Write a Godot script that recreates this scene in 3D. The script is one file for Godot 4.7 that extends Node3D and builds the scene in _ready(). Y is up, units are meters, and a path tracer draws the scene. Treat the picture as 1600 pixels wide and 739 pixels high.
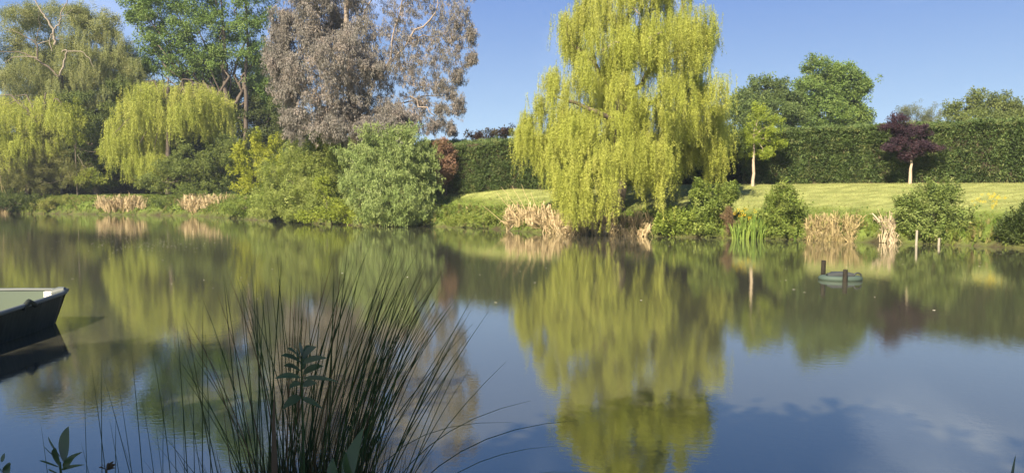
extends Node3D
# A garden pond on a clear spring evening: willows, a eucalyptus, a clipped hedge and reeds on the far bank.

const F := 1150.0          # focal length in pixels of the 1600 px wide photograph
const EYE := 1.7           # height of the lens above the water
const PITCH := 0.06044     # tangent of the downward tilt

var rng := RandomNumberGenerator.new()
var mesh_of := {}
var mat_of := {}
var bank := PackedVector2Array([
	Vector2(-46, -60), Vector2(-41, -59), Vector2(-33, -56.5), Vector2(-23, -53), Vector2(-18, -47.5), Vector2(-14.3, -43.4), Vector2(-11, -40), Vector2(-7.8, -37.6),
	Vector2(-3.5, -36.2), Vector2(-1.0, -34.2), Vector2(0.5, -31.6), Vector2(2.6, -29.8), Vector2(5.1, -28.4), Vector2(7.2, -27.5), Vector2(10.3, -26.4), Vector2(12, -25),
	Vector2(14.4, -23.6), Vector2(15.8, -22.0), Vector2(18, -18), Vector2(20, -12), Vector2(19, -6), Vector2(14, -3.7), Vector2(6, -3.2), Vector2(0, -3.1), Vector2(-4, -3.3),
	Vector2(-9, -4.4), Vector2(-16, -6), Vector2(-28, -14), Vector2(-40, -28), Vector2(-50, -45), Vector2(-51, -56)])
var lumpy := FastNoiseLite.new()

# ---------------------------------------------------------------- places
func at(px: float, py: float, d: float) -> Vector3:
	var c := 1.0 / sqrt(1.0 + PITCH * PITCH)
	var s := PITCH * c
	var x := (px - 800.0) / F
	var y := -(py - 369.5) / F
	var fy := y * c - s
	var fz := -(y * s + c)
	return Vector3(x, fy, fz) * (d / -fz) + Vector3(0, EYE, 0)

func shore(x: float, z: float) -> float:       # metres from the water's edge, negative over water
	var p := Vector2(x, z)
	var best := 1e9
	var inside := false
	var n := bank.size()
	var j := n - 1
	for i in n:
		var a := bank[j]
		var b := bank[i]
		var ab := b - a
		var t := clampf((p - a).dot(ab) / ab.length_squared(), 0.0, 1.0)
		best = minf(best, (a + ab * t).distance_squared_to(p))
		if (a.y > z) != (b.y > z) and x < (b.x - a.x) * (z - a.y) / (b.y - a.y) + a.x:
			inside = not inside
		j = i
	var d := sqrt(best)
	return -d if inside else d

func steps(d: float, table: Array) -> float:
	for i in range(1, table.size()):
		if d < table[i][0]:
			var t: float = (d - table[i - 1][0]) / (table[i][0] - table[i - 1][0])
			return lerpf(table[i - 1][1], table[i][1], t)
	return table[-1][1]

const RISE_RIGHT := [[0.0, 0.0], [0.07, 0.2], [0.25, 0.3], [0.8, 0.48], [3.5, 1.15], [8.5, 2.05], [14.0, 2.25], [60.0, 2.6]]
const RISE_MID := [[0.0, 0.0], [0.07, 0.2], [0.25, 0.32], [1.5, 0.8], [4.6, 1.95], [8.0, 2.15], [60.0, 2.6]]
const RISE_LEFT := [[0.0, 0.0], [0.2, 0.4], [0.8, 0.95], [2.2, 1.4], [4.0, 1.5], [60.0, 2.0]]
const RISE_NEAR := [[0.0, 0.0], [0.3, 0.18], [1.5, 0.27], [6.0, 0.5], [60.0, 1.5]]

func ground(x: float, z: float) -> float:
	var d := shore(x, z) + lumpy.get_noise_2d(x * 3.0, z * 3.0) * 0.13
	if d < 0.0:
		return maxf(-0.9, d * 0.45)
	var far: float
	if x < -4.0:
		far = lerpf(steps(d, RISE_LEFT), steps(d, RISE_MID), smoothstep(-20.0, -6.0, x))
	else:
		far = lerpf(steps(d, RISE_MID), steps(d, RISE_RIGHT), smoothstep(-2.0, 7.0, x))
	var w := smoothstep(-20.0, -12.0, z)
	if w <= 0.0:
		return far + lumpy.get_noise_2d(x * 1.3, z * 1.3) * 0.05
	return lerpf(far, steps(d, RISE_NEAR), w) + lumpy.get_noise_2d(x, z) * 0.05

func on_ground(px: float, d: float) -> Vector3:
	var p := at(px, 300, d)
	p.y = ground(p.x, p.z)
	return p

# ---------------------------------------------------------------- nodes
var taken := {}
func numbered(called: String) -> String:
	var n: int = taken.get(called, 0)
	taken[called] = n + 1
	return called if n == 0 else "%s_%03d" % [called, n]

func thing(called: String, label: String, category: String, where := Vector3.ZERO, group := "") -> Node3D:
	var o := Node3D.new()
	o.name = numbered(called)
	add_child(o)
	o.position = where
	o.set_meta("label", label)
	o.set_meta("category", category)
	if group:
		o.set_meta("group", group)
	return o

func part(called: String, m: Mesh, mat: Material, parent: Node, kind := "") -> MeshInstance3D:
	var o := MeshInstance3D.new()
	o.name = called
	o.mesh = m
	o.material_override = mat
	parent.add_child(o, true)
	if kind:
		o.set_meta("kind", kind)
	return o

func many(called: String, m: Mesh, mat: Material, places: Array, tints: PackedColorArray, parent: Node) -> MultiMeshInstance3D:
	var mm := MultiMesh.new()
	mm.transform_format = MultiMesh.TRANSFORM_3D
	mm.use_colors = true
	mm.mesh = m
	mm.instance_count = places.size()
	for i in places.size():
		mm.set_instance_transform(i, places[i])
		mm.set_instance_color(i, tints[i])
	var o := MultiMeshInstance3D.new()
	o.name = called
	o.multimesh = mm
	o.material_override = mat
	parent.add_child(o, true)
	o.set_meta("kind", "stuff")
	return o

# ---------------------------------------------------------------- materials
func paint(called: String, c: Color, rough := 0.8, spec := 0.5) -> StandardMaterial3D:
	if mat_of.has(called):
		return mat_of[called]
	var m := StandardMaterial3D.new()
	m.resource_name = called
	m.albedo_color = c.linear_to_srgb()
	m.roughness = rough
	m.metallic_specular = spec
	mat_of[called] = m
	return m

func leafy(called: String, through := 0.5, rough := 0.55) -> StandardMaterial3D:
	var m := paint(called, Color(1, 1, 1), rough, 0.35)
	m.vertex_color_use_as_albedo = true
	m.cull_mode = BaseMaterial3D.CULL_DISABLED
	m.backlight_enabled = through > 0.0
	m.backlight = Color(through, through, through * 0.75).linear_to_srgb()
	return m

func noise_tex(freq: float, lo: Color, hi: Color, size := 512, octaves := 5, sd := 1) -> NoiseTexture2D:
	var t := NoiseTexture2D.new()
	var n := FastNoiseLite.new()
	n.seed = sd
	n.noise_type = FastNoiseLite.TYPE_SIMPLEX_SMOOTH
	n.frequency = freq
	n.fractal_octaves = octaves
	t.noise = n
	t.width = size
	t.height = size
	t.seamless = true
	var g := Gradient.new()
	g.set_color(0, lo.linear_to_srgb())
	g.set_color(1, hi.linear_to_srgb())
	t.color_ramp = g
	return t

func bark(called: String, lo: Color, hi: Color) -> StandardMaterial3D:
	if mat_of.has(called):
		return mat_of[called]
	var m := paint(called, Color(1, 1, 1), 0.9, 0.3)
	m.albedo_texture = noise_tex(0.03, lo, hi, 256, 4, called.length())
	m.uv1_triplanar = true
	m.uv1_world_triplanar = true
	m.uv1_scale = Vector3(1.6, 0.5, 1.6)
	return m

# ---------------------------------------------------------------- shapes
func new_st() -> SurfaceTool:
	var st := SurfaceTool.new()
	st.begin(Mesh.PRIMITIVE_TRIANGLES)
	return st

func tri(st: SurfaceTool, a: Vector3, b: Vector3, c: Vector3) -> void:
	var n := (c - a).cross(b - a).normalized()
	for v in [a, b, c]:
		st.set_normal(n)
		st.add_vertex(v)

func quad(st: SurfaceTool, a: Vector3, b: Vector3, c: Vector3, d: Vector3) -> void:
	tri(st, a, b, c)
	tri(st, a, c, d)

func tube(st: SurfaceTool, pts: Array, radii: Array, seg := 7) -> void:
	var rings := []
	var side := Vector3.ZERO
	for i in pts.size():
		var dir: Vector3 = (pts[mini(i + 1, pts.size() - 1)] - pts[maxi(i - 1, 0)]).normalized()
		if side == Vector3.ZERO:
			side = dir.cross(Vector3(0.31, 0.2, 0.93)).normalized()
		side = (side - dir * side.dot(dir)).normalized()
		var up := dir.cross(side)
		var ring := []
		for k in seg:
			var a := TAU * k / seg
			ring.append([side * cos(a) + up * sin(a), pts[i]])
		rings.append(ring)
	for i in pts.size() - 1:
		for k in seg:
			var l := (k + 1) % seg
			var quads := [[i, k], [i + 1, k], [i + 1, l], [i, k], [i + 1, l], [i, l]]
			for q in quads:
				var e: Array = rings[q[0]][q[1]]
				st.set_normal(e[0])
				st.add_vertex(e[1] + e[0] * float(radii[q[0]]))
	var last := pts.size() - 1
	for k in seg:
		var l := (k + 1) % seg
		tri(st, pts[last] + rings[last][k][0] * float(radii[last]), pts[last], pts[last] + rings[last][l][0] * float(radii[last]))
		tri(st, pts[0] + rings[0][l][0] * float(radii[0]), pts[0], pts[0] + rings[0][k][0] * float(radii[0]))

func tube_mesh(pts: Array, r0: float, r1: float, seg := 7) -> Mesh:
	var st := new_st()
	var radii := []
	for i in pts.size():
		radii.append(lerpf(r0, r1, i / float(pts.size() - 1)))
	tube(st, pts, radii, seg)
	return st.commit()

func bend(pts: Array, amount: float, cuts := 4) -> Array:    # a polyline made wavy between its corners
	var out := [pts[0]]
	for i in range(1, pts.size()):
		var a: Vector3 = pts[i - 1]
		var b: Vector3 = pts[i]
		for k in range(1, cuts + 1):
			var p := a.lerp(b, k / float(cuts))
			if k < cuts:
				p += Vector3(rng.randfn(), rng.randfn() * 0.4, rng.randfn()) * amount
			out.append(p)
	return out

func leaf(st: SurfaceTool, base: Vector3, dir: Vector3, up: Vector3, length: float, width: float, fold := 0.25) -> void:
	var side := dir.cross(up).normalized()
	var n := side.cross(dir).normalized()
	var mid := base + dir * length * 0.45
	var l := mid + side * width * 0.5 + n * width * fold
	var r := mid - side * width * 0.5 + n * width * fold
	var tip := base + dir * length
	tri(st, base, l, tip)
	tri(st, base, tip, r)

func any_dir() -> Vector3:
	var v := Vector3(rng.randfn(), rng.randfn(), rng.randfn())
	return v.normalized() if v.length() > 0.01 else Vector3.UP

func clump(kind: String, variant := 0) -> Mesh:
	var key := kind + str(variant)
	if mesh_of.has(key):
		return mesh_of[key]
	var keep := rng.state
	rng.seed = hash(key)
	var st := new_st()
	match kind:
		"broad":       # a twig end with broad leaves, about 1 across
			for i in 30:
				var d := any_dir()
				var p := d * pow(rng.randf(), 0.5) * 0.5 * Vector3(1, 0.7, 1).length() / 1.57
				var out := (d + any_dir() * 0.7 + Vector3(0, -0.25, 0)).normalized()
				leaf(st, p, out, (Vector3.UP + any_dir() * 0.7).normalized(), rng.randf_range(0.2, 0.32), rng.randf_range(0.12, 0.19))
		"fine":
			for i in 52:
				var d := any_dir()
				var p := d * pow(rng.randf(), 0.45) * 0.5
				var out := (d * 0.6 + any_dir() * 0.8).normalized()
				leaf(st, p, out, (Vector3.UP + any_dir() * 0.8).normalized(), rng.randf_range(0.13, 0.22), rng.randf_range(0.06, 0.1))
		"sprig":       # upright leafy twig
			for i in 40:
				var h := rng.randf()
				var a := rng.randf() * TAU
				var out := Vector3(cos(a), rng.randf_range(0.1, 0.9), sin(a)).normalized()
				leaf(st, Vector3(rng.randfn() * 0.12 * h, h, rng.randfn() * 0.12 * h), out, Vector3.UP, rng.randf_range(0.15, 0.26), rng.randf_range(0.07, 0.12))
		"strand":      # a few hanging shoots, one long
			for s in 4:
				var a := rng.randf() * TAU
				var r := rng.randf() * 0.13
				var p := Vector3(cos(a) * r, rng.randf_range(-0.12, 0.0), sin(a) * r)
				var sway := Vector3(rng.randfn(), 0, rng.randfn()) * 0.05
				var n := 17
				for i in n:
					var t := (i + rng.randf()) / n
					var q := p + Vector3(0, -t, 0) + sway * t * t * 2.0
					var b := rng.randf() * TAU
					leaf(st, q, Vector3(cos(b) * 0.75, -0.8, sin(b) * 0.75).normalized(), any_dir(), rng.randf_range(0.08, 0.13), rng.randf_range(0.02, 0.034), 0.1)
		"euca":        # a hanging spray of narrow leaves
			for i in 34:
				var d := any_dir()
				var p := Vector3(d.x * 0.36, d.y * 0.45, d.z * 0.36) * pow(rng.randf(), 0.4)
				var out := Vector3(rng.randfn() * 0.4, -1.0, rng.randfn() * 0.4).normalized()
				leaf(st, p, out, any_dir(), rng.randf_range(0.22, 0.34), rng.randf_range(0.055, 0.085), 0.15)
		"spray":       # conifer sprays that face +z
			for i in 30:
				var out := Vector3(rng.randfn() * 0.7, rng.randfn() * 0.55 - 0.1, rng.randf_range(0.15, 1.0)).normalized()
				var p := Vector3(rng.randf_range(-0.4, 0.4), rng.randf_range(-0.4, 0.4), rng.randf_range(-0.25, 0.05))
				leaf(st, p, out, (Vector3.UP + any_dir() * 0.6).normalized(), rng.randf_range(0.25, 0.4), rng.randf_range(0.06, 0.12), 0.2)
		"grass":       # a tuft, one tall
			for i in 11:
				var a := rng.randf() * TAU
				var out := Vector3(cos(a), 0, sin(a))
				var w := Vector3(-out.z, 0, out.x) * 0.035
				var h := rng.randf_range(0.5, 1.0)
				var lean := rng.randf_range(0.05, 0.5)
				var b := out * rng.randf() * 0.12
				var m := b + out * lean * 0.4 * h + Vector3(0, h * 0.6, 0)
				var tp := b + out * lean * h + Vector3(0, h * rng.randf_range(0.75, 1.0), 0)
				quad(st, b - w, m - w * 0.8, m + w * 0.8, b + w)
				tri(st, m - w * 0.8, tp, m + w * 0.8)
		"reed":        # dead reed stems and folded leaves, one tall
			for i in 12:
				var a := rng.randf() * TAU
				var out := Vector3(cos(a), 0, sin(a))
				var w := Vector3(rng.randfn(), 0, rng.randfn()).normalized() * rng.randf_range(0.014, 0.03)
				var h := rng.randf_range(0.4, 1.0)
				var b := out * rng.randf() * 0.16
				var m := b + out * rng.randf_range(0.0, 0.3) + Vector3(0, h, 0)
				var drop := rng.randf_range(-0.55, 0.25)
				var tp := m + (out + any_dir() * 0.5) * rng.randf_range(0.12, 0.4) + Vector3(0, drop * h, 0)
				quad(st, b - w, m - w, m + w, b + w)
				tri(st, m - w, tp, m + w)
		"thatch":      # fine rush stems, one tall
			for i in 26:
				var a := rng.randf() * TAU
				var out := Vector3(cos(a), 0, sin(a))
				var w := Vector3(rng.randfn(), 0, rng.randfn()).normalized() * 0.0035
				var h := rng.randf_range(0.45, 1.0)
				var b := out * rng.randf() * 0.13
				var m := b + out * rng.randf_range(0.0, 0.14) + Vector3(rng.randfn() * 0.02, h * 0.6, 0)
				var tp := m + (out * 0.6 + any_dir() * 0.4) * rng.randf_range(0.03, 0.2) + Vector3(0, h * 0.4, 0)
				quad(st, b - w, m - w, m + w, b + w)
				tri(st, m - w, tp, m + w)
		"fleck":       # one leaf afloat
			leaf(st, Vector3(-0.5, 0.01, 0), Vector3.RIGHT, Vector3.UP, 1.0, 0.5, 0.05)
		"sword":       # iris blades
			for i in 8:
				var a := rng.randf() * TAU
				var out := Vector3(cos(a), 0, sin(a))
				var w := Vector3(rng.randfn(), 0, rng.randfn()).normalized() * 0.03
				var h := rng.randf_range(0.6, 1.0)
				var b := out * rng.randf() * 0.12
				var m := b + out * 0.06 + Vector3(0, h * 0.65, 0)
				var tp := m + out * rng.randf_range(0.02, 0.16) + Vector3(0, h * 0.35, 0)
				quad(st, b - w, m - w, m + w, b + w)
				tri(st, m - w, tp, m + w)
	rng.state = keep
	var made := st.commit()
	mesh_of[key] = made
	return made

# ---------------------------------------------------------------- leaves gathered for one plant
var places := []
var tints := PackedColorArray()

func fresh() -> void:
	places = []
	tints = PackedColorArray()

func tint(pal: Array) -> Color:
	var c: Color = pal[0].lerp(pal[1], rng.randf())
	if pal.size() > 2 and rng.randf() < 0.25:
		c = c.lerp(pal[2], rng.randf())
	var k := rng.randf_range(0.85, 1.15)
	return Color(c.r * k, c.g * k, c.b * k)

func turned(size: float) -> Basis:
	return Basis(any_dir(), rng.randf() * TAU).scaled(Vector3.ONE * size)

func upright(size: float, lean := 0.15) -> Basis:
	return (Basis(Vector3(rng.randfn(), 0, rng.randfn()).normalized(), absf(rng.randfn()) * lean) * Basis(Vector3.UP, rng.randf() * TAU)).scaled(Vector3.ONE * size)

func put(p: Vector3, b: Basis, c: Color) -> void:
	places.append(Transform3D(b, p))
	tints.append(c)

# Lumps of leaf clumps spread over an ellipsoid.
func crown_blob(c: Vector3, r: Vector3, lumps: int, each: int, size: float, pal: Array, stand := false, low_cut := -1.1, lump := 0.4) -> void:
	for i in lumps:
		var d := any_dir()
		if d.y < low_cut:
			d.y = -d.y
		var lc := c + d * r * rng.randf_range(0.45, 0.95)
		var lr := r * rng.randf_range(0.6, 1.25) * lump * Vector3(rng.randf_range(0.7, 1.35), rng.randf_range(0.6, 1.1) * (1.7 if stand else 1.0), rng.randf_range(0.7, 1.35))
		var tone := tint(pal)
		for k in each:
			var e := any_dir()
			var p := lc + e * lr * pow(rng.randf(), 0.45) * (1.0 if rng.randf() < 0.8 else rng.randf_range(1.2, 1.9))
			var s := size * rng.randf_range(0.7, 1.25)
			put(p, upright(s, 0.3) if stand else turned(s), tone.lerp(tint(pal), 0.55))

# Hollows between the tiers of a weeping crown: [centre, half sizes].
var hollows := []

func hollow(p: Vector3) -> bool:
	for h in hollows:
		if ((p - h[0]) / h[1]).length_squared() < 1.0:
			return true
	return false

# A weeping mop: shoots that start on a cap and hang down.
func mop(c: Vector3, r: float, drop: float, n: int, size: float, pal: Array, floor_y := -99.0) -> void:
	var tone := tint(pal)
	var bundles := maxi(3, n / 6)
	for i in bundles:
		var a := rng.randf() * TAU
		var q := pow(rng.randf(), 0.38)
		var top := c + Vector3(cos(a) * q * r, -q * q * r * 0.5 + rng.randfn() * 0.08 * r, sin(a) * q * r)
		var hang := drop * rng.randf_range(0.4, 1.15) * (0.6 + 0.4 * q)
		var shade := tone.lerp(tint(pal), 0.5)
		var tight := rng.randf_range(0.1, 0.26) * size
		for k in 6:
			var p := top + Vector3(rng.randfn() * tight, rng.randfn() * 0.12, rng.randfn() * tight)
			var left := hang * rng.randf_range(0.65, 1.1)
			var drift := Vector3(cos(a), 0, sin(a)) * 0.06
			while left > 0.0 and p.y - size * 0.8 > floor_y:
				var s := size * rng.randf_range(0.75, 1.15)
				if hollows.is_empty() or not hollow(p - Vector3(0, s * 0.4, 0)) or rng.randf() < 0.08:
					put(p, upright(s, 0.14), shade.lerp(tint(pal), 0.4))
				p += Vector3(rng.randfn() * 0.04, -s * 0.72, rng.randfn() * 0.04) + drift * s
				left -= s * 0.72

func split_many(called: String, kind: String, variants: int, mat: Material, parent: Node3D) -> void:
	for v in variants:
		var own := []
		var own_t := PackedColorArray()
		for i in range(v, places.size(), variants):
			var t: Transform3D = places[i]
			t.origin -= parent.position
			own.append(t)
			own_t.append(tints[i])
		if own.size():
			many(called, clump(kind, v), mat, own, own_t, parent)
	fresh()

func limb(called: String, pts: Array, r0: float, r1: float, mat: Material, parent: Node3D, wobble := 0.0) -> void:
	var local := []
	for p in pts:
		local.append(p - parent.position)
	if wobble > 0.0:
		local = bend(local, wobble)
	part(called, tube_mesh(local, r0, r1), mat, parent)

func traced(list: Array, d: float, dz := 0.0) -> Array:     # [x, y] in the photograph -> points at that distance
	var out := []
	for p in list:
		out.append(at(p[0], p[1], d + dz + (p[2] if p.size() > 2 else 0.0)))
	return out

# ================================================================ the scene
func _ready() -> void:
	rng.seed = 7
	lumpy.seed = 3
	lumpy.frequency = 0.11
	camera_and_light()
	land()
	water()
	flecks()
	lawn_grass()
	hedges()
	far_trees()
	left_wood()
	eucalyptus()
	willow()
	saplings()
	bank_shrubs()
	reeds()
	float_on_pond()
	boat()
	near_plants()
	trees_behind()

func camera_and_light() -> void:
	var cam := Camera3D.new()
	cam.name = "camera"
	cam.fov = rad_to_deg(2.0 * atan(369.5 / F))
	cam.position = Vector3(0, EYE, 0)
	cam.rotation.x = -atan(PITCH)
	cam.near = 0.05
	cam.far = 2000.0
	add_child(cam)
	var env := Environment.new()
	env.background_mode = Environment.BG_SKY
	var sm := ProceduralSkyMaterial.new()
	sm.sky_top_color = Color(0.026, 0.067, 0.22).linear_to_srgb()
	sm.sky_horizon_color = Color(0.235, 0.33, 0.375).linear_to_srgb()
	sm.sky_curve = 0.114
	sm.ground_bottom_color = Color(0.08, 0.09, 0.06).linear_to_srgb()
	sm.ground_horizon_color = Color(0.14, 0.17, 0.18).linear_to_srgb()
	sm.sky_cover = thin_cloud()
	sm.sky_cover_modulate = Color(1, 1, 1, 1)
	var sky := Sky.new()
	sky.sky_material = sm
	env.sky = sky
	env.tonemap_mode = Environment.TONE_MAPPER_LINEAR
	env.tonemap_exposure = 3.0
	env.fog_enabled = true
	env.fog_density = 0.0005
	env.fog_light_color = Color(0.86, 0.92, 1.0)
	env.sdfgi_enabled = true
	env.ssao_enabled = true
	env.ssil_enabled = true
	var we := WorldEnvironment.new()
	we.name = "environment"
	we.environment = env
	add_child(we)
	var sun := DirectionalLight3D.new()
	sun.name = "sun"
	var az := deg_to_rad(-31.0)
	var el := deg_to_rad(41.0)
	sun.look_at_from_position(Vector3.ZERO, Vector3(-sin(az) * cos(el), -sin(el), -cos(az) * cos(el)))
	sun.light_energy = 1.6
	sun.light_color = Color(1.0, 0.93, 0.82)
	sun.light_angular_distance = 0.5
	sun.shadow_enabled = true
	sun.sky_mode = DirectionalLight3D.SKY_MODE_LIGHT_ONLY
	add_child(sun)

func thin_cloud() -> Texture2D:
	var im := Image.create(768, 384, false, Image.FORMAT_RGBA8)
	var n := FastNoiseLite.new()
	n.seed = 11
	n.frequency = 1.0
	n.fractal_octaves = 4
	for y in 384:
		var el := PI * (0.5 - (y + 0.5) / 384.0)
		for x in 768:
			var a := TAU * (x + 0.5) / 768.0
			if el < 0.05:
				im.set_pixel(x, y, Color(1, 1, 1, 0))
				continue
			var h := 1.0 / (sin(el) + 0.12)
			var v := n.get_noise_2d(cos(a) * cos(el) * h * 0.5 + 3.0, sin(a) * cos(el) * h * 1.1)
			var k := smoothstep(0.0, 0.55, v) * smoothstep(0.12, 0.3, el)
			im.set_pixel(x, y, Color(0.55, 0.55, 0.55, k * 0.45))
	return ImageTexture.create_from_image(im)

# ---------------------------------------------------------------- ground and water
func axis(lo: float, hi: float, step: float, reach: float) -> PackedFloat32Array:
	var out := PackedFloat32Array()
	var v := reach
	var s := 60.0
	var before := []
	v = lo
	s = step
	while v > -reach:
		s *= 1.5
		v -= s
		before.push_front(v)
	for b in before:
		out.append(b)
	v = lo
	while v < hi:
		out.append(v)
		v += step
	s = step
	while v < reach:
		out.append(v)
		s *= 1.5
		v += s
	out.append(v)
	return out

func land() -> void:
	var xs := axis(-56.0, 30.0, 0.45, 900.0)
	var zs := axis(-72.0, 4.0, 0.4, 900.0)
	var v := PackedVector3Array()
	var c := PackedColorArray()
	var uv := PackedVector2Array()
	for z in zs:
		for x in xs:
			var d := shore(x, z)
			var y := ground(x, z)
			v.append(Vector3(x, y, z))
			uv.append(Vector2(x, z))
			var lawn := Color(0.28, 0.305, 0.105)
			var rough := Color(0.14, 0.185, 0.04)
			var mud := Color(0.07, 0.055, 0.035)
			var w := lumpy.get_noise_2d(x * 2.0 + 50.0, z * 2.0) * 0.9
			var col := rough.lerp(lawn, smoothstep(2.2, 3.6, d + w))
			if x < -14.0:
				col = rough
			col = mud.lerp(col, smoothstep(0.0, 0.12, d + w * 0.1))
			c.append(col)
	var idx := PackedInt32Array()
	var n := xs.size()
	for j in zs.size() - 1:
		for i in n - 1:
			var a := j * n + i
			idx.append_array(PackedInt32Array([a, a + 1, a + n, a + 1, a + n + 1, a + n]))
	var st := SurfaceTool.new()
	var arr := []
	arr.resize(Mesh.ARRAY_MAX)
	arr[Mesh.ARRAY_VERTEX] = v
	arr[Mesh.ARRAY_COLOR] = c
	arr[Mesh.ARRAY_TEX_UV] = uv
	arr[Mesh.ARRAY_INDEX] = idx
	st.create_from_arrays(arr)
	st.generate_normals()
	var m := paint("turf", Color(1, 1, 1), 0.95, 0.2)
	m.vertex_color_use_as_albedo = true
	m.albedo_texture = noise_tex(0.008, Color(0.42, 0.46, 0.4), Color(1, 1, 1), 1024, 8, 5)
	m.uv1_scale = Vector3(0.1, 0.17, 1)
	m.heightmap_enabled = true
	m.heightmap_texture = noise_tex(0.09, Color(0, 0, 0), Color(1, 1, 1), 512, 5, 9)
	m.heightmap_scale = 4.0
	var o := part("ground", st.commit(), m, self, "structure")
	o.set_meta("label", "mown lawn and rough grassy banks round the pond")

func water() -> void:
	var st := new_st()
	var x0 := -60.0
	var x1 := 30.0
	var z0 := -66.0
	var z1 := 0.0
	for p in [[x0, z0], [x1, z0], [x1, z1], [x0, z0], [x1, z1], [x0, z1]]:
		st.set_normal(Vector3.UP)
		st.set_tangent(Plane(1, 0, 0, 1))
		st.set_uv(Vector2(p[0], p[1]))
		st.add_vertex(Vector3(p[0], 0, p[1]))
	var m := paint("pond_water", Color(0.27, 0.275, 0.2), 0.02, 0.71)
	m.metallic = 0.875
	var n := NoiseTexture2D.new()
	var f := FastNoiseLite.new()
	f.seed = 21
	f.noise_type = FastNoiseLite.TYPE_SIMPLEX_SMOOTH
	f.frequency = 0.024
	f.fractal_octaves = 4
	f.fractal_gain = 0.66
	n.noise = f
	n.width = 1024
	n.height = 1024
	n.seamless = true
	n.as_normal_map = true
	n.bump_strength = 8.0
	m.normal_enabled = true
	m.normal_texture = n
	m.normal_scale = 0.017
	m.uv1_scale = Vector3(0.22, 0.55, 1)
	var o := part("pond_water", st.commit(), m, self, "structure")
	o.set_meta("label", "still murky pond mirroring trees and sky")

func flecks() -> void:
	fresh()
	for i in 420:
		var p := at(rng.randf_range(0, 1600), 400, 9.0 + 36.0 * pow(rng.randf(), 0.7))
		if i < 170:
			p = at(240 + rng.randfn() * 60, 400, 24.0 + rng.randfn() * 1.6)
		if shore(p.x, p.z) > -0.4:
			continue
		put(Vector3(p.x, 0.006, p.z), Basis(Vector3.UP, rng.randf() * TAU).scaled(Vector3.ONE * rng.randf_range(0.03, 0.09)), tint([Color(0.3, 0.29, 0.18), Color(0.5, 0.48, 0.36)]))
	var o := Node3D.new()
	o.name = "floating_leaves"
	add_child(o)
	o.set_meta("kind", "stuff")
	o.set_meta("label", "scattered pale willow leaves floating on the pond")
	o.set_meta("category", "leaves")
	split_many("leaves", "fleck", 1, leafy("floating_leaf", 0.0), o)

func lawn_grass() -> void:
	var green := [Color(0.1, 0.17, 0.025), Color(0.17, 0.2, 0.04), Color(0.25, 0.22, 0.09)]
	var dry := [Color(0.22, 0.245, 0.075), Color(0.29, 0.285, 0.12)]
	fresh()
	var tries := 0
	while places.size() < 24000 and tries < 110000:
		tries += 1
		var x := rng.randf_range(-44.0, 20.0)
		var z := -rng.randf_range(21.0, 62.0)
		var d := shore(x, z) + lumpy.get_noise_2d(x * 3.0, z * 3.0) * 0.13
		if d < -0.06 or d > 3.4:
			continue
		if d > 2.0 and rng.randf() < 0.6:
			continue
		put(Vector3(x, maxf(ground(x, z), 0.02) - 0.03, z), upright(rng.randf_range(0.12, 0.36) * (1.0 if d < 2.0 else 0.55), 0.25), tint(green))
	var o := Node3D.new()
	o.name = "bank_grass"
	add_child(o)
	o.set_meta("kind", "stuff")
	o.set_meta("label", "long green grass along the far bank")
	o.set_meta("category", "grass")
	split_many("grass", "grass", 2, leafy("grass_blade", 0.5), o)
	tries = 0
	while places.size() < 3800 and tries < 60000:
		tries += 1
		var x := rng.randf_range(-44.0, 17.0)
		var z := -rng.randf_range(21.0, 61.0)
		var d := shore(x, z) + lumpy.get_noise_2d(x * 3.0, z * 3.0) * 0.13
		if d < -0.02 or d > 1.6 or lumpy.get_noise_2d(x * 8.0, z * 8.0) < -0.05:
			continue
		put(Vector3(x, maxf(ground(x, z), 0.02) - 0.04, z), upright(rng.randf_range(0.18, 0.45), 0.35), tint([Color(0.11, 0.16, 0.03), Color(0.19, 0.22, 0.045), Color(0.34, 0.27, 0.13)]))
	var w := Node3D.new()
	w.name = "bank_weeds"
	add_child(w)
	w.set_meta("kind", "stuff")
	w.set_meta("label", "ragged mixed weeds along the far water's edge")
	w.set_meta("category", "weeds")
	split_many("weeds", "sprig", 2, leafy("grass_blade", 0.5), w)
	tries = 0
	while places.size() < 24000 and tries < 90000:
		tries += 1
		var x := rng.randf_range(-6.0, 22.0)
		var z := -rng.randf_range(23.0, 41.0)
		var d := shore(x, z)
		if d < 2.2 or d > 11.0:
			continue
		put(Vector3(x, ground(x, z) - 0.02, z), upright(rng.randf_range(0.05, 0.09), 0.5), tint(dry))
	var l := Node3D.new()
	l.name = "lawn_grass"
	add_child(l)
	l.set_meta("kind", "stuff")
	l.set_meta("label", "short mown lawn grass behind the bank")
	l.set_meta("category", "grass")
	split_many("grass", "grass", 2, leafy("lawn_blade", 0.4), l)

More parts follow.
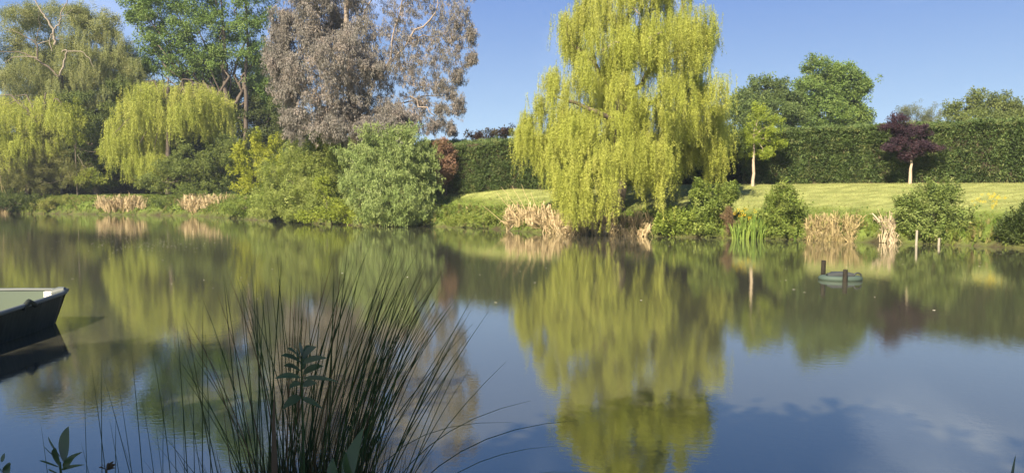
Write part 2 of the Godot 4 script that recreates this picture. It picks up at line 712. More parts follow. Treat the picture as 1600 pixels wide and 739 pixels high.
# ---------------------------------------------------------------- hedges
func hedge(called: String, label: String, line: Array, high: float, thick: float, pal: Array, size: float, per_m2: float, core: Color) -> void:
	var base := Vector3(line[0].x, ground(line[0].x, line[0].y), line[0].y)
	var t := thing(called, label, "hedge", base)
	var st := new_st()
	fresh()
	for i in line.size() - 1:
		var a: Vector2 = line[i]
		var b: Vector2 = line[i + 1]
		var along := (b - a)
		var l := along.length()
		along /= l
		var front := Vector2(-along.y, along.x)     # towards the pond
		if front.y < 0:
			front = -front
		var n := int(ceil(l / 1.0))
		for k in n:
			var p := a + along * (l * k / n)
			var q := a + along * (l * (k + 1) / n)
			var inset := size * 0.4
			var gp := ground(p.x, p.y) - 0.1
			var gq := ground(q.x, q.y) - 0.1
			var f := front * (thick * 0.5 - inset)
			var top := high - inset
			var v := [Vector3(p.x + f.x, gp, p.y + f.y), Vector3(q.x + f.x, gq, q.y + f.y), Vector3(p.x - f.x, gp, p.y - f.y), Vector3(q.x - f.x, gq, q.y - f.y)]
			var w := []
			for e in v:
				w.append(e + Vector3(0, top, 0) - base)
			for e in 4:
				v[e] -= base
			quad(st, v[0], w[0], w[1], v[1])
			quad(st, v[3], w[3], w[2], v[2])
			quad(st, w[0], w[2], w[3], w[1])
			if i == 0 and k == 0:
				quad(st, v[2], w[2], w[0], v[0])
			if i == line.size() - 2 and k == n - 1:
				quad(st, v[1], w[1], w[3], v[3])
		var face := atan2(front.x, front.y)
		for k in int(l * high * per_m2):
			var s := rng.randf()
			var h := rng.randf()
			var p := a + along * l * s
			var bulge := lumpy.get_noise_2d(p.x * 6.0, h * high * 6.0) * 0.25
			p += front * (thick * 0.5 - 0.12 + bulge * 0.6 + rng.randfn() * 0.05)
			var y := ground(p.x, p.y) + 0.05 + h * (high - 0.12)
			var kind_of_plant := 0.9 + 0.45 * lumpy.get_noise_2d(p.x * 9.0, p.y * 9.0 + 40.0) + 0.3 * lumpy.get_noise_2d(p.x * 14.0, h * 30.0)
			var own := tint(pal)
			own = Color(own.r * (kind_of_plant * 1.1 - 0.08), own.g * kind_of_plant, own.b * kind_of_plant)
			put(Vector3(p.x, y, p.y), (Basis(Vector3.UP, face + rng.randfn() * 0.5) * Basis(Vector3.RIGHT, rng.randfn() * 0.4)).scaled(Vector3.ONE * size * rng.randf_range(0.7, 1.25)), own)
		for k in int(l * thick * per_m2 * 1.2):
			var p := a + along * l * rng.randf() + front * thick * rng.randf_range(-0.5, 0.5)
			var y := ground(p.x, p.y) + high - 0.12 + lumpy.get_noise_2d(p.x * 7.0, p.y * 7.0) * 0.2 + (rng.randf() * 0.16 if rng.randf() < 0.06 else 0.0)
			put(Vector3(p.x, y, p.y), (Basis(Vector3.UP, rng.randf() * TAU) * Basis(Vector3.RIGHT, -PI / 2 + rng.randfn() * 0.4)).scaled(Vector3.ONE * size * rng.randf_range(0.7, 1.15)), tint(pal))
	part("twig_core", st.commit(), paint("hedge_core_" + called, core, 1.0, 0.1), t)
	split_many("foliage", "spray", 2, leafy("hedge_leaf", 0.25, 0.6), t)

func hedges() -> void:
	var dark := [Color(0.065, 0.11, 0.03), Color(0.105, 0.155, 0.045), Color(0.18, 0.2, 0.07)]
	hedge("clipped_hedge", "long clipped dark green hedge behind the copper sapling on the right", [Vector2(11.6, -36.9), Vector2(14.3, -36.0), Vector2(21.3, -31.2), Vector2(29.0, -26.6)], 2.62, 1.6, dark, 0.36, 150.0, Color(0.075, 0.06, 0.042))
	hedge("shaded_hedge", "dark hedge shaded by the weeping willow, left of its crown", [Vector2(-5.4, -41.2), Vector2(2.0, -39.6), Vector2(13.0, -38.3)], 2.6, 1.6, dark, 0.36, 130.0, Color(0.075, 0.06, 0.042))
	hedge("back_hedge", "dim hedge glimpsed low behind the shrubs under the eucalyptus", [Vector2(-26.8, -65.4), Vector2(-16.0, -58.0), Vector2(-6.4, -43.6)], 3.4, 1.6, dark, 0.5, 50.0, Color(0.075, 0.06, 0.042))
	hedge("tall_hedge", "tall olive green hedge at the far left behind the ivy bank", [Vector2(-52.0, -67.0), Vector2(-27.0, -65.0)], 5.3, 2.0, [Color(0.1, 0.12, 0.035), Color(0.17, 0.18, 0.055), Color(0.25, 0.23, 0.08)], 0.6, 30.0, Color(0.075, 0.06, 0.042))

# ---------------------------------------------------------------- generic crowned tree
func tree(called: String, label: String, d: float, foot: Array, blobs: Array, pal: Array, opt := {}) -> Node3D:
	var base := on_ground(foot[0], foot[1])
	var t := thing(called, label, opt.get("category", "tree"), base, opt.get("group", ""))
	var px := d / F
	var bk: Material = bark(opt.get("bark", "grey_bark"), opt.get("bark_lo", Color(0.07, 0.06, 0.045)), opt.get("bark_hi", Color(0.2, 0.17, 0.13)))
	var top: Vector3 = at(blobs[0][0], blobs[0][1], d)
	var r0: float = opt.get("trunk", 0.3)
	var fork := base.lerp(top, opt.get("fork", 0.55))
	fork.x = lerpf(fork.x, top.x, 0.2)
	limb("trunk", [base - Vector3(0, 0.2, 0), base.lerp(fork, 0.5), fork], r0, r0 * 0.62, bk, t, r0 * 0.2)
	for b in blobs:
		var c := at(b[0], b[1], d + b[2])
		if b.size() < 6:
			limb("limb", [fork + Vector3(0, -r0, 0), fork.lerp(c, 0.5) + Vector3(0, -0.1 * fork.distance_to(c), 0), c], r0 * 0.5, r0 * 0.08, bk, t, 0.05 * fork.distance_to(c))
	var size: float = opt.get("size", 0.6)
	for b in blobs:
		var c := at(b[0], b[1], d + b[2])
		var r := Vector3(b[3] * px, b[4] * px, b[3] * px * opt.get("deep", 0.9))
		var area := r.x * r.y * 4.0
		var lumps := maxi(4, int(opt.get("lumps", 22)))
		var each := int(clampf(area * opt.get("dense", 26.0) / (size * size) / lumps / 4.0, 3, 200))
		crown_blob(c, r, lumps, each, size, pal, opt.get("stand", false), opt.get("cut", -1.1), opt.get("lump", 0.4))
	split_many("crown", opt.get("leaf", "broad"), 2, leafy(opt.get("mat", "leaf"), opt.get("through", 0.5)), t)
	if opt.has("twigs"):
		for b in blobs:
			var c := at(b[0], b[1], d + b[2])
			var r := Vector3(b[3] * px, b[4] * px, b[3] * px)
			for i in int(opt.twigs):
				var e := any_dir()
				e.y = absf(e.y) * 1.2 - 0.15
				put(c + e * r * rng.randf_range(0.7, 1.0), upright(size * rng.randf_range(0.8, 1.7), 0.45), tint(pal))
		split_many("twigs", "sprig", 2, leafy("leaf", 0.5), t)
	return t

func far_trees() -> void:
	var oak := [Color(0.085, 0.145, 0.03), Color(0.145, 0.215, 0.045), Color(0.21, 0.26, 0.06)]
	tree("oak_tree", "tall rounded dark green oak rising behind the clipped hedge", 62.0, [1300, 62], [
		[1300, 140, 0, 48, 44], [1288, 112, 1, 36, 24], [1325, 135, 0, 36, 30], [1265, 150, -1, 34, 32], [1338, 178, 0, 32, 26], [1290, 180, -2, 48, 26], [1250, 185, 0, 34, 24], [1348, 135, 1, 14, 12], [1345, 195, 0, 26, 18]], oak, {"size": 0.62, "trunk": 0.45, "lumps": 36, "dense": 30.0, "lump": 0.3})
	tree("oak_tree", "lower spreading oak between the willow and the tallest oak", 60.0, [1195, 60], [
		[1195, 140, 0, 34, 26], [1225, 150, 0, 30, 26], [1165, 160, 0, 30, 22], [1200, 175, -2, 50, 30], [1150, 185, -1, 34, 26], [1235, 188, -2, 30, 20]], [Color(0.075, 0.12, 0.035), Color(0.125, 0.175, 0.045), Color(0.175, 0.21, 0.065)], {"size": 0.6, "trunk": 0.4, "lumps": 34, "dense": 30.0, "lump": 0.3})
	tree("field_tree", "small pale grey green tree behind the copper sapling", 78.0, [1440, 78], [
		[1438, 178, 0, 30, 18], [1418, 176, 0, 16, 14], [1462, 184, 0, 20, 14], [1440, 196, 0, 42, 12]], [Color(0.1, 0.12, 0.05), Color(0.15, 0.16, 0.075)], {"size": 0.6, "trunk": 0.3, "lumps": 18, "dense": 12.0, "leaf": "fine"})
	tree("field_tree", "broad yellowish green tree above the hedge at the right edge", 60.0, [1545, 60], [
		[1535, 160, 0, 32, 20], [1565, 168, 0, 36, 20], [1502, 175, 0, 26, 20], [1590, 178, 0, 28, 18], [1540, 186, -2, 60, 16]], [Color(0.09, 0.125, 0.03), Color(0.16, 0.19, 0.05)], {"size": 0.6, "trunk": 0.35, "lumps": 34, "dense": 28.0, "lump": 0.3})
	tree("field_tree", "leafy tree just beyond the right edge mirrored in the pond", 70.0, [1690, 70], [
		[1750, 40, 0, 70, 60], [1730, 110, 0, 70, 50], [1692, 70, 0, 35, 32], [1770, 150, 0, 90, 50]], [Color(0.1, 0.13, 0.04), Color(0.16, 0.17, 0.06)], {"size": 0.7, "trunk": 0.5, "lumps": 22, "dense": 16.0})
	tree("red_tipped_shrub", "red tipped shrub peeping over the shaded hedge", 46.0, [790, 46], [
		[775, 208, 0, 22, 9], [810, 207, 0, 24, 9], [745, 212, 0, 24, 8]], [Color(0.12, 0.1, 0.04), Color(0.2, 0.09, 0.06), Color(0.1, 0.13, 0.04)], {"size": 0.4, "trunk": 0.1, "lumps": 14, "dense": 18.0, "category": "shrub"})

# ---------------------------------------------------------------- left hand wood
func left_wood() -> void:
	var grey_green := [Color(0.19, 0.225, 0.08), Color(0.29, 0.315, 0.12), Color(0.36, 0.35, 0.15)]
	var lime := [Color(0.26, 0.31, 0.055), Color(0.39, 0.43, 0.08), Color(0.47, 0.46, 0.12)]
	var deep := [Color(0.07, 0.11, 0.028), Color(0.12, 0.16, 0.04), Color(0.2, 0.235, 0.055)]
	# bare limbed old willow
	var d := 65.0
	var base := on_ground(100, d)
	var t := thing("old_willow", "old thin crowned willow with bare pale dead limbs at upper left", "tree", base)
	var pale := bark("pale_dead_wood", Color(0.16, 0.135, 0.105), Color(0.34, 0.3, 0.24))
	var brown := bark("brown_bark", Color(0.06, 0.05, 0.04), Color(0.17, 0.14, 0.11))
	limb("trunk", [base - Vector3(0, 0.2, 0), at(98, 200, d), at(92, 118, d)], 0.36, 0.22, brown, t, 0.08)
	for l in [[[[90, 120], [75, 105], [57, 93], [45, 87], [30, 81], [-6, 80]], 0.17, 0.06, 0], [[[57, 93], [57, 72], [52, 64], [30, 52], [8, 45, 1]], 0.14, 0.03, 0],
			[[[57, 69], [70, 65], [86, 60], [97, 60]], 0.07, 0.03, 1], [[[84, 70], [83, 58], [82, 45], [72, 30], [62, 16], [50, -6]], 0.2, 0.07, 1], [[[82, 46], [92, 35], [93, 25], [100, 8], [107, -8]], 0.13, 0.05, 1],
			[[[92, 118], [98, 100], [104, 80], [100, 78], [95, 81]], 0.15, 0.08, 1], [[[104, 80], [125, 80], [138, 90], [145, 104]], 0.08, 0.03, 1], [[[93, 25], [104, 23], [112, 14]], 0.05, 0.02, 1],
			[[[54, 66], [60, 45], [60, 25], [58, 10]], 0.07, 0.02, 0], [[[82, 52], [76, 62], [80, 80]], 0.1, 0.06, 1], [[[57, 90], [35, 88], [15, 90], [5, 97]], 0.07, 0.03, 1]]:
		limb("dead_limb", traced(l[0], d, -2.5 if l[3] else -2.0), l[1] * 0.55, l[2] * 0.55, pale if l[3] else brown, t, 0.05)
	fresh()
	var px := d / F
	for b in [[30, 25, 0, 30, 26], [70, 30, 3, 36, 30], [10, 60, 2, 30, 34], [60, 75, 3, 40, 26], [130, 60, 2, 32, 36], [125, 25, 1, 22, 22], [160, 45, 1, 26, 28], [150, 90, 2, 42, 34], [185, 90, 2, 30, 28], [40, 110, 1, 44, 26], [100, 100, 3, 44, 30], [200, 115, 1, 30, 20], [90, 135, 2, 50, 24], [150, 130, 2, 46, 26]]:
		crown_blob(at(b[0], b[1], d + b[2]), Vector3(b[3] * px, b[4] * px, b[3] * px), 22, 11, 0.62, grey_green)
	split_many("crown", "fine", 2, leafy("leaf", 0.5), t)
	fresh()
	for k in 90:
		var q := Vector2(rng.randf_range(0, 215), rng.randf_range(40, 150))
		mop(at(q.x, q.y, d + rng.randf_range(-2, 3)), 0.7, rng.randf_range(0.8, 1.8), 5, 0.9, grey_green)
	split_many("drooping_twigs", "strand", 2, leafy("leaf", 0.5), t)

	# small weeping willows
	weeper("weeping_willow", "low yellow green weeping willow at the far left edge", 61.5, [40, 61.5], [[20, 150, 46], [70, 145, 40], [0, 165, 50], [45, 165, 50], [95, 160, 36], [110, 175, 30], [15, 195, 46], [65, 190, 44], [-20, 150, 44], [95, 200, 30], [45, 205, 40]], lime, 1.15, 1.5)
	weeper("weeping_willow", "umbrella shaped weeping willow left of the tall green tree", 60.0, [262, 60], [[225, 128, 30], [262, 122, 34], [300, 125, 34], [330, 135, 28], [345, 150, 20], [205, 150, 30], [250, 150, 38], [185, 185, 24], [205, 195, 28], [232, 205, 26], [215, 235, 20], [300, 150, 36], [330, 165, 22], [175, 210, 16], [240, 235, 18], [262, 175, 26]], lime, 1.15, 2.1)

	tree("olive_shrub", "olive green bushes under the low weeping willow at far left", 60.0, [70, 60.3], [
		[20, 262, 0, 40, 28], [70, 258, 0.5, 40, 30], [115, 275, 0, 28, 20], [50, 285, 0, 50, 14], [30, 225, 1, 40, 24], [85, 225, 1, 34, 22]], [Color(0.11, 0.13, 0.04), Color(0.18, 0.19, 0.06), Color(0.26, 0.25, 0.09)], {"size": 0.5, "trunk": 0.08, "lumps": 22, "dense": 22.0, "leaf": "fine", "category": "shrub", "twigs": 24})
	tree("ivy_clad_tree", "dark ivy clad tree between the two small weeping willows", 62.0, [150, 61], [
		[135, 175, 1, 34, 36], [150, 220, 0, 34, 36], [125, 240, 0, 32, 32], [165, 250, 0, 32, 28], [145, 280, 0, 32, 20], [110, 160, 1, 22, 24], [190, 185, 2, 26, 36], [180, 140, 3, 30, 26]], deep, {"size": 0.55, "trunk": 0.3, "lumps": 22, "dense": 24.0, "bark": "brown_bark"})
	tree("lime_shrub", "small lime green leafed bush below the ivy clad tree", 59.5, [120, 60], [
		[112, 165, 0, 14, 16], [105, 195, 0, 16, 14], [118, 215, 0, 14, 14], [140, 275, -1, 22, 12], [165, 235, 0, 14, 14]], [Color(0.15, 0.2, 0.03), Color(0.24, 0.26, 0.04)], {"size": 0.45, "trunk": 0.06, "lumps": 10, "dense": 16.0, "category": "shrub"})
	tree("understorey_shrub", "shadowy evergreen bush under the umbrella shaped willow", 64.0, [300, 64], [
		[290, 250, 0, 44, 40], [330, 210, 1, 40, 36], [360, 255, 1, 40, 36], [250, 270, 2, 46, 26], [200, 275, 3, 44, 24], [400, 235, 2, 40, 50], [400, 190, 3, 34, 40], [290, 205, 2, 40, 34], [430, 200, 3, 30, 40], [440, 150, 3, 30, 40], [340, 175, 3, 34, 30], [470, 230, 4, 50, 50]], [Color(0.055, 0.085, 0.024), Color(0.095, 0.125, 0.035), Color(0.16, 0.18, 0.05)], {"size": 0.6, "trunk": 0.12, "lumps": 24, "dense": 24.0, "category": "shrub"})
	tree("waterside_shrub", "mid green bush with bare twigs below the umbrella shaped willow", 57.0, [305, 57], [
		[290, 255, 0, 34, 28], [325, 262, 0, 34, 26], [262, 262, 0, 22, 14], [240, 282, 0, 30, 16], [350, 240, 1, 24, 28], [310, 290, 0, 36, 16]], [Color(0.1, 0.14, 0.032), Color(0.16, 0.2, 0.045), Color(0.22, 0.25, 0.06)], {"size": 0.45, "trunk": 0.08, "lumps": 20, "dense": 18.0, "category": "shrub"})

	# tall airy tree
	var tall := tree("tall_green_tree", "tall airy green tree with dark twin trunks left of the eucalyptus", 66.0, [372, 66], [
		[330, -30, 0, 70, 36], [250, 10, 0, 44, 26], [300, 30, 0, 44, 30], [350, 40, 0, 46, 30], [400, 20, 0, 34, 36], [265, 60, 0, 42, 26], [310, 80, 1, 40, 24], [230, 35, 0, 30, 18], [360, 90, 0, 40, 26], [405, 80, 0, 26, 32], [245, 95, 1, 34, 20], [210, 5, 0, 24, 14], [400, 130, 1, 26, 28], [420, 170, 1, 20, 24], [340, 120, 1, 24, 14], [390, -60, 0, 60, 34], [275, -15, 0, 50, 24], [275, 102, 0, 40, 20], [305, 112, 1, 40, 16], [235, 68, 0, 26, 18], [325, 98, 0, 36, 18], [215, 25, 0, 22, 14], [225, 105, 1, 30, 16]],
		[Color(0.1, 0.175, 0.04), Color(0.16, 0.24, 0.055), Color(0.23, 0.3, 0.08)], {"size": 0.6, "trunk": 0.34, "lumps": 20, "dense": 17.0, "fork": 0.36, "lump": 0.36, "bark": "brown_bark"})
	limb("trunk", traced([[366, 300], [362, 230], [354, 160], [348, 115], [350, 60], [342, -30]], 65.6), 0.34, 0.05, bark("brown_bark", Color(), Color()), tall, 0.04)
	limb("trunk", traced([[378, 300], [384, 200], [382, 130], [386, 60], [380, -40]], 65.8), 0.27, 0.05, bark("brown_bark", Color(), Color()), tall, 0.04)

	tree("background_tree", "dim green tree filling the gap behind the twin dark trunks", 74.0, [330, 74], [
		[300, 150, 0, 50, 40], [360, 160, 0, 46, 44], [410, 150, 1, 40, 50], [250, 170, 1, 50, 40], [330, 215, 0, 60, 44], [420, 220, 0, 50, 50], [220, 230, 1, 60, 50], [300, 265, 0, 70, 30], [480, 240, 0, 60, 60], [440, 110, 2, 40, 40]], deep, {"size": 0.8, "trunk": 0.35, "lumps": 26, "dense": 24.0, "bark": "brown_bark"})
	tree("background_tree", "dim olive tree behind the old bare limbed willow", 72.0, [110, 72], [
		[40, 120, 0, 60, 44], [110, 130, 0, 56, 44], [180, 130, 1, 50, 40], [-20, 140, 0, 50, 50], [150, 190, 0, 60, 50], [60, 170, 0, 60, 40], [220, 140, 1, 40, 36]], [Color(0.1, 0.125, 0.045), Color(0.17, 0.19, 0.07)], {"size": 0.8, "trunk": 0.35, "lumps": 24, "dense": 20.0, "leaf": "fine", "bark": "brown_bark"})
	tree("golden_shrub", "golden yellow green upright bush left of the eucalyptus", 53.0, [395, 53], [
		[385, 270, 0, 26, 24], [410, 250, 0, 20, 22], [430, 235, 0, 12, 26], [375, 240, 0, 12, 18], [400, 225, 0, 8, 14], [432, 265, 0, 18, 20], [395, 292, 0, 34, 12]], [Color(0.22, 0.26, 0.025), Color(0.33, 0.36, 0.035), Color(0.42, 0.43, 0.06)], {"size": 0.4, "trunk": 0.06, "lumps": 14, "dense": 11.0, "category": "shrub", "twigs": 20})

func weeper(called: String, label: String, d: float, foot: Array, mops: Array, pal: Array, size: float, drop: float) -> void:
	var base := on_ground(foot[0], foot[1])
	var t := thing(called, label, "tree", base)
	var bk := bark("brown_bark", Color(0.06, 0.05, 0.04), Color(0.17, 0.14, 0.11))
	var head := at(mops[1][0], mops[1][1] + 14, d)
	limb("trunk", [base - Vector3(0, 0.2, 0), base.lerp(head, 0.5), head], 0.26, 0.12, bk, t, 0.05)
	fresh()
	var px := d / F
	for m in mops:
		var c := at(m[0], m[1], d + rng.randf_range(-1.2, 1.2))
		limb("limb", [head.lerp(base, 0.25), head.lerp(c, 0.6) + Vector3(0, 0.3, 0), c], 0.08, 0.02, bk, t, 0.05)
		mop(c, m[2] * px, drop * rng.randf_range(0.75, 1.2), int(m[2] * 3.4), size, pal, base.y + 0.8)
	split_many("crown", "strand", 3, leafy("willow_leaf", 0.6), t)

# ---------------------------------------------------------------- eucalyptus and the bushes below it
func eucalyptus() -> void:
	var d := 40.5
	var base := on_ground(560, d)
	var t := thing("eucalyptus_tree", "large grey leaved eucalyptus with pale bark beside the willow shrubs", "tree", base)
	var pale := bark("eucalyptus_bark", Color(0.16, 0.13, 0.105), Color(0.38, 0.32, 0.26))
	limb("trunk", [base - Vector3(0, 0.2, 0), at(550, 180, d), at(545, 90, d), at(540, -60, d)], 0.34, 0.1, pale, t, 0.1)
	for l in [[[550, 170], [600, 110], [640, 60], [690, 55], [710, 75]], [[545, 120], [500, 60], [490, -20]], [[552, 200], [600, 170], [660, 150], [700, 150]], [[548, 150], [480, 110], [440, 70]], [[560, 210], [500, 190], [455, 160]],
			[[600, 110], [625, 20], [650, -60]], [[545, 60], [580, 0], [590, -70]], [[640, 60], [680, 20], [700, -40]], [[520, 150], [506, 182], [500, 215]], [[640, 150], [670, 175], [685, 195]], [[505, 60], [512, 78], [520, 85]]]:
		limb("limb", traced(l, d, rng.randf_range(-1.0, 1.0)), 0.06, 0.015, pale, t, 0.12)
	fresh()
	var px := d / F
	var grey := [Color(0.15, 0.148, 0.13), Color(0.225, 0.205, 0.18), Color(0.31, 0.255, 0.22)]
	for b in [[470, 60, 0, 36, 40], [440, 90, 0, 28, 34], [500, 30, 0, 40, 34], [450, 140, 0, 28, 30], [480, 110, -1, 36, 34], [520, 90, -2, 38, 36], [560, 60, 0, 38, 40], [540, 20, 1, 40, 30], [480, -10, 0, 44, 30], [460, 190, 0, 26, 26], [495, 170, -1, 34, 34], [540, 140, -1, 40, 36], [580, 110, -1, 30, 30], [570, 170, 0, 40, 30], [520, 200, -1, 40, 26], [620, 180, -1, 36, 22], [600, 200, -2, 40, 20], [550, -40, 0, 60, 36], [560, 100, 1.5, 40, 40], [500, 70, 1.5, 40, 40], [440, 40, 0, 22, 30], [545, 190, 1, 50, 30]]:
		crown_blob(at(b[0], b[1], d + b[2]), Vector3(b[3] * px, b[4] * px, b[3] * px), 20, 14, 0.45, grey, true, -1.1, 0.42)
	for b in [[620, 30, 0, 26, 28], [650, 10, 0, 36, 24], [690, 20, 0, 28, 24], [720, 30, 0, 16, 22], [735, 55, 0, 8, 14], [640, 65, 0, 32, 22], [680, 60, 0, 28, 20], [712, 62, 0, 20, 20], [738, 90, 0, 8, 8], [620, 90, 0, 26, 20], [660, 95, 0, 26, 18], [700, 95, 0, 28, 14], [715, 118, 0, 14, 10], [640, 125, 0, 26, 18], [675, 130, 0, 22, 16], [700, 145, 0, 18, 14], [660, 160, 0, 20, 14], [690, 172, 0, 14, 12], [715, 165, 0, 10, 14], [680, 195, 0, 20, 10], [640, 190, 0, 30, 16], [705, 200, 0, 8, 8], [650, -40, 0, 60, 30], [600, 140, 1, 30, 30], [610, -10, 0, 40, 24], [720, -20, 0, 22, 20]]:
		crown_blob(at(b[0], b[1], d + b[2]), Vector3(b[3] * px, b[4] * px, b[3] * px), 13, 7, 0.38, grey, true, -1.1, 0.62)
	split_many("crown", "euca", 3, leafy("eucalyptus_leaf", 0.35, 0.45), t)

	var sallow := [Color(0.145, 0.21, 0.06), Color(0.225, 0.29, 0.09), Color(0.3, 0.35, 0.14)]
	tree("willow_shrub", "rounded grey green willow bush overhanging the water below the eucalyptus", 37.5, [610, 38.5], [
		[600, 225, 0, 46, 30], [640, 240, 0, 40, 34], [560, 240, 0, 40, 30], [600, 265, -1, 56, 34], [655, 280, 0, 36, 36], [560, 285, 0, 40, 36], [610, 310, -1.5, 50, 32], [655, 325, -0.5, 30, 24], [580, 335, -1.5, 30, 16], [640, 335, -1.5, 34, 16], [625, 205, 0, 34, 18]], sallow, {"size": 0.45, "trunk": 0.12, "lumps": 22, "dense": 34.0, "leaf": "euca", "stand": true, "category": "shrub"})
	tree("lime_bush", "spreading lime green bush between golden bush and willow bush", 41.0, [480, 42], [
		[470, 250, 1, 40, 36], [515, 235, 1, 34, 34], [440, 280, 0.5, 36, 30], [490, 285, 0, 40, 34], [450, 315, 0, 46, 22], [510, 310, -1, 40, 28], [420, 315, 1, 30, 20], [530, 265, 1, 34, 30], [480, 330, -0.5, 40, 16], [415, 330, 1, 24, 10]], [Color(0.17, 0.23, 0.05), Color(0.26, 0.31, 0.075), Color(0.32, 0.36, 0.11)], {"size": 0.45, "trunk": 0.1, "lumps": 22, "dense": 34.0, "leaf": "fine", "category": "shrub", "twigs": 30})
	tree("bright_shrub", "low bright green leafy shrub at the waterline before the lime bush", 38.0, [520, 38.6], [
		[510, 332, 0, 24, 12], [545, 335, 0, 26, 13], [480, 338, 0.5, 18, 8], [530, 320, 0.5, 20, 10], [505, 290, 1, 14, 22]], [Color(0.17, 0.23, 0.025), Color(0.25, 0.29, 0.04)], {"size": 0.34, "trunk": 0.04, "lumps": 14, "dense": 15.0, "category": "shrub"})
	tree("bronze_shrub", "bronze pink leaved shrub at the left end of the shaded hedge", 39.5, [697, 39.9], [
		[697, 240, 0, 14, 16], [702, 262, 0, 14, 18], [692, 275, 0, 14, 12], [690, 225, 0, 12, 10]], [Color(0.2, 0.13, 0.08), Color(0.3, 0.18, 0.12), Color(0.16, 0.15, 0.07)], {"size": 0.34, "trunk": 0.05, "lumps": 16, "dense": 18.0, "category": "shrub"})

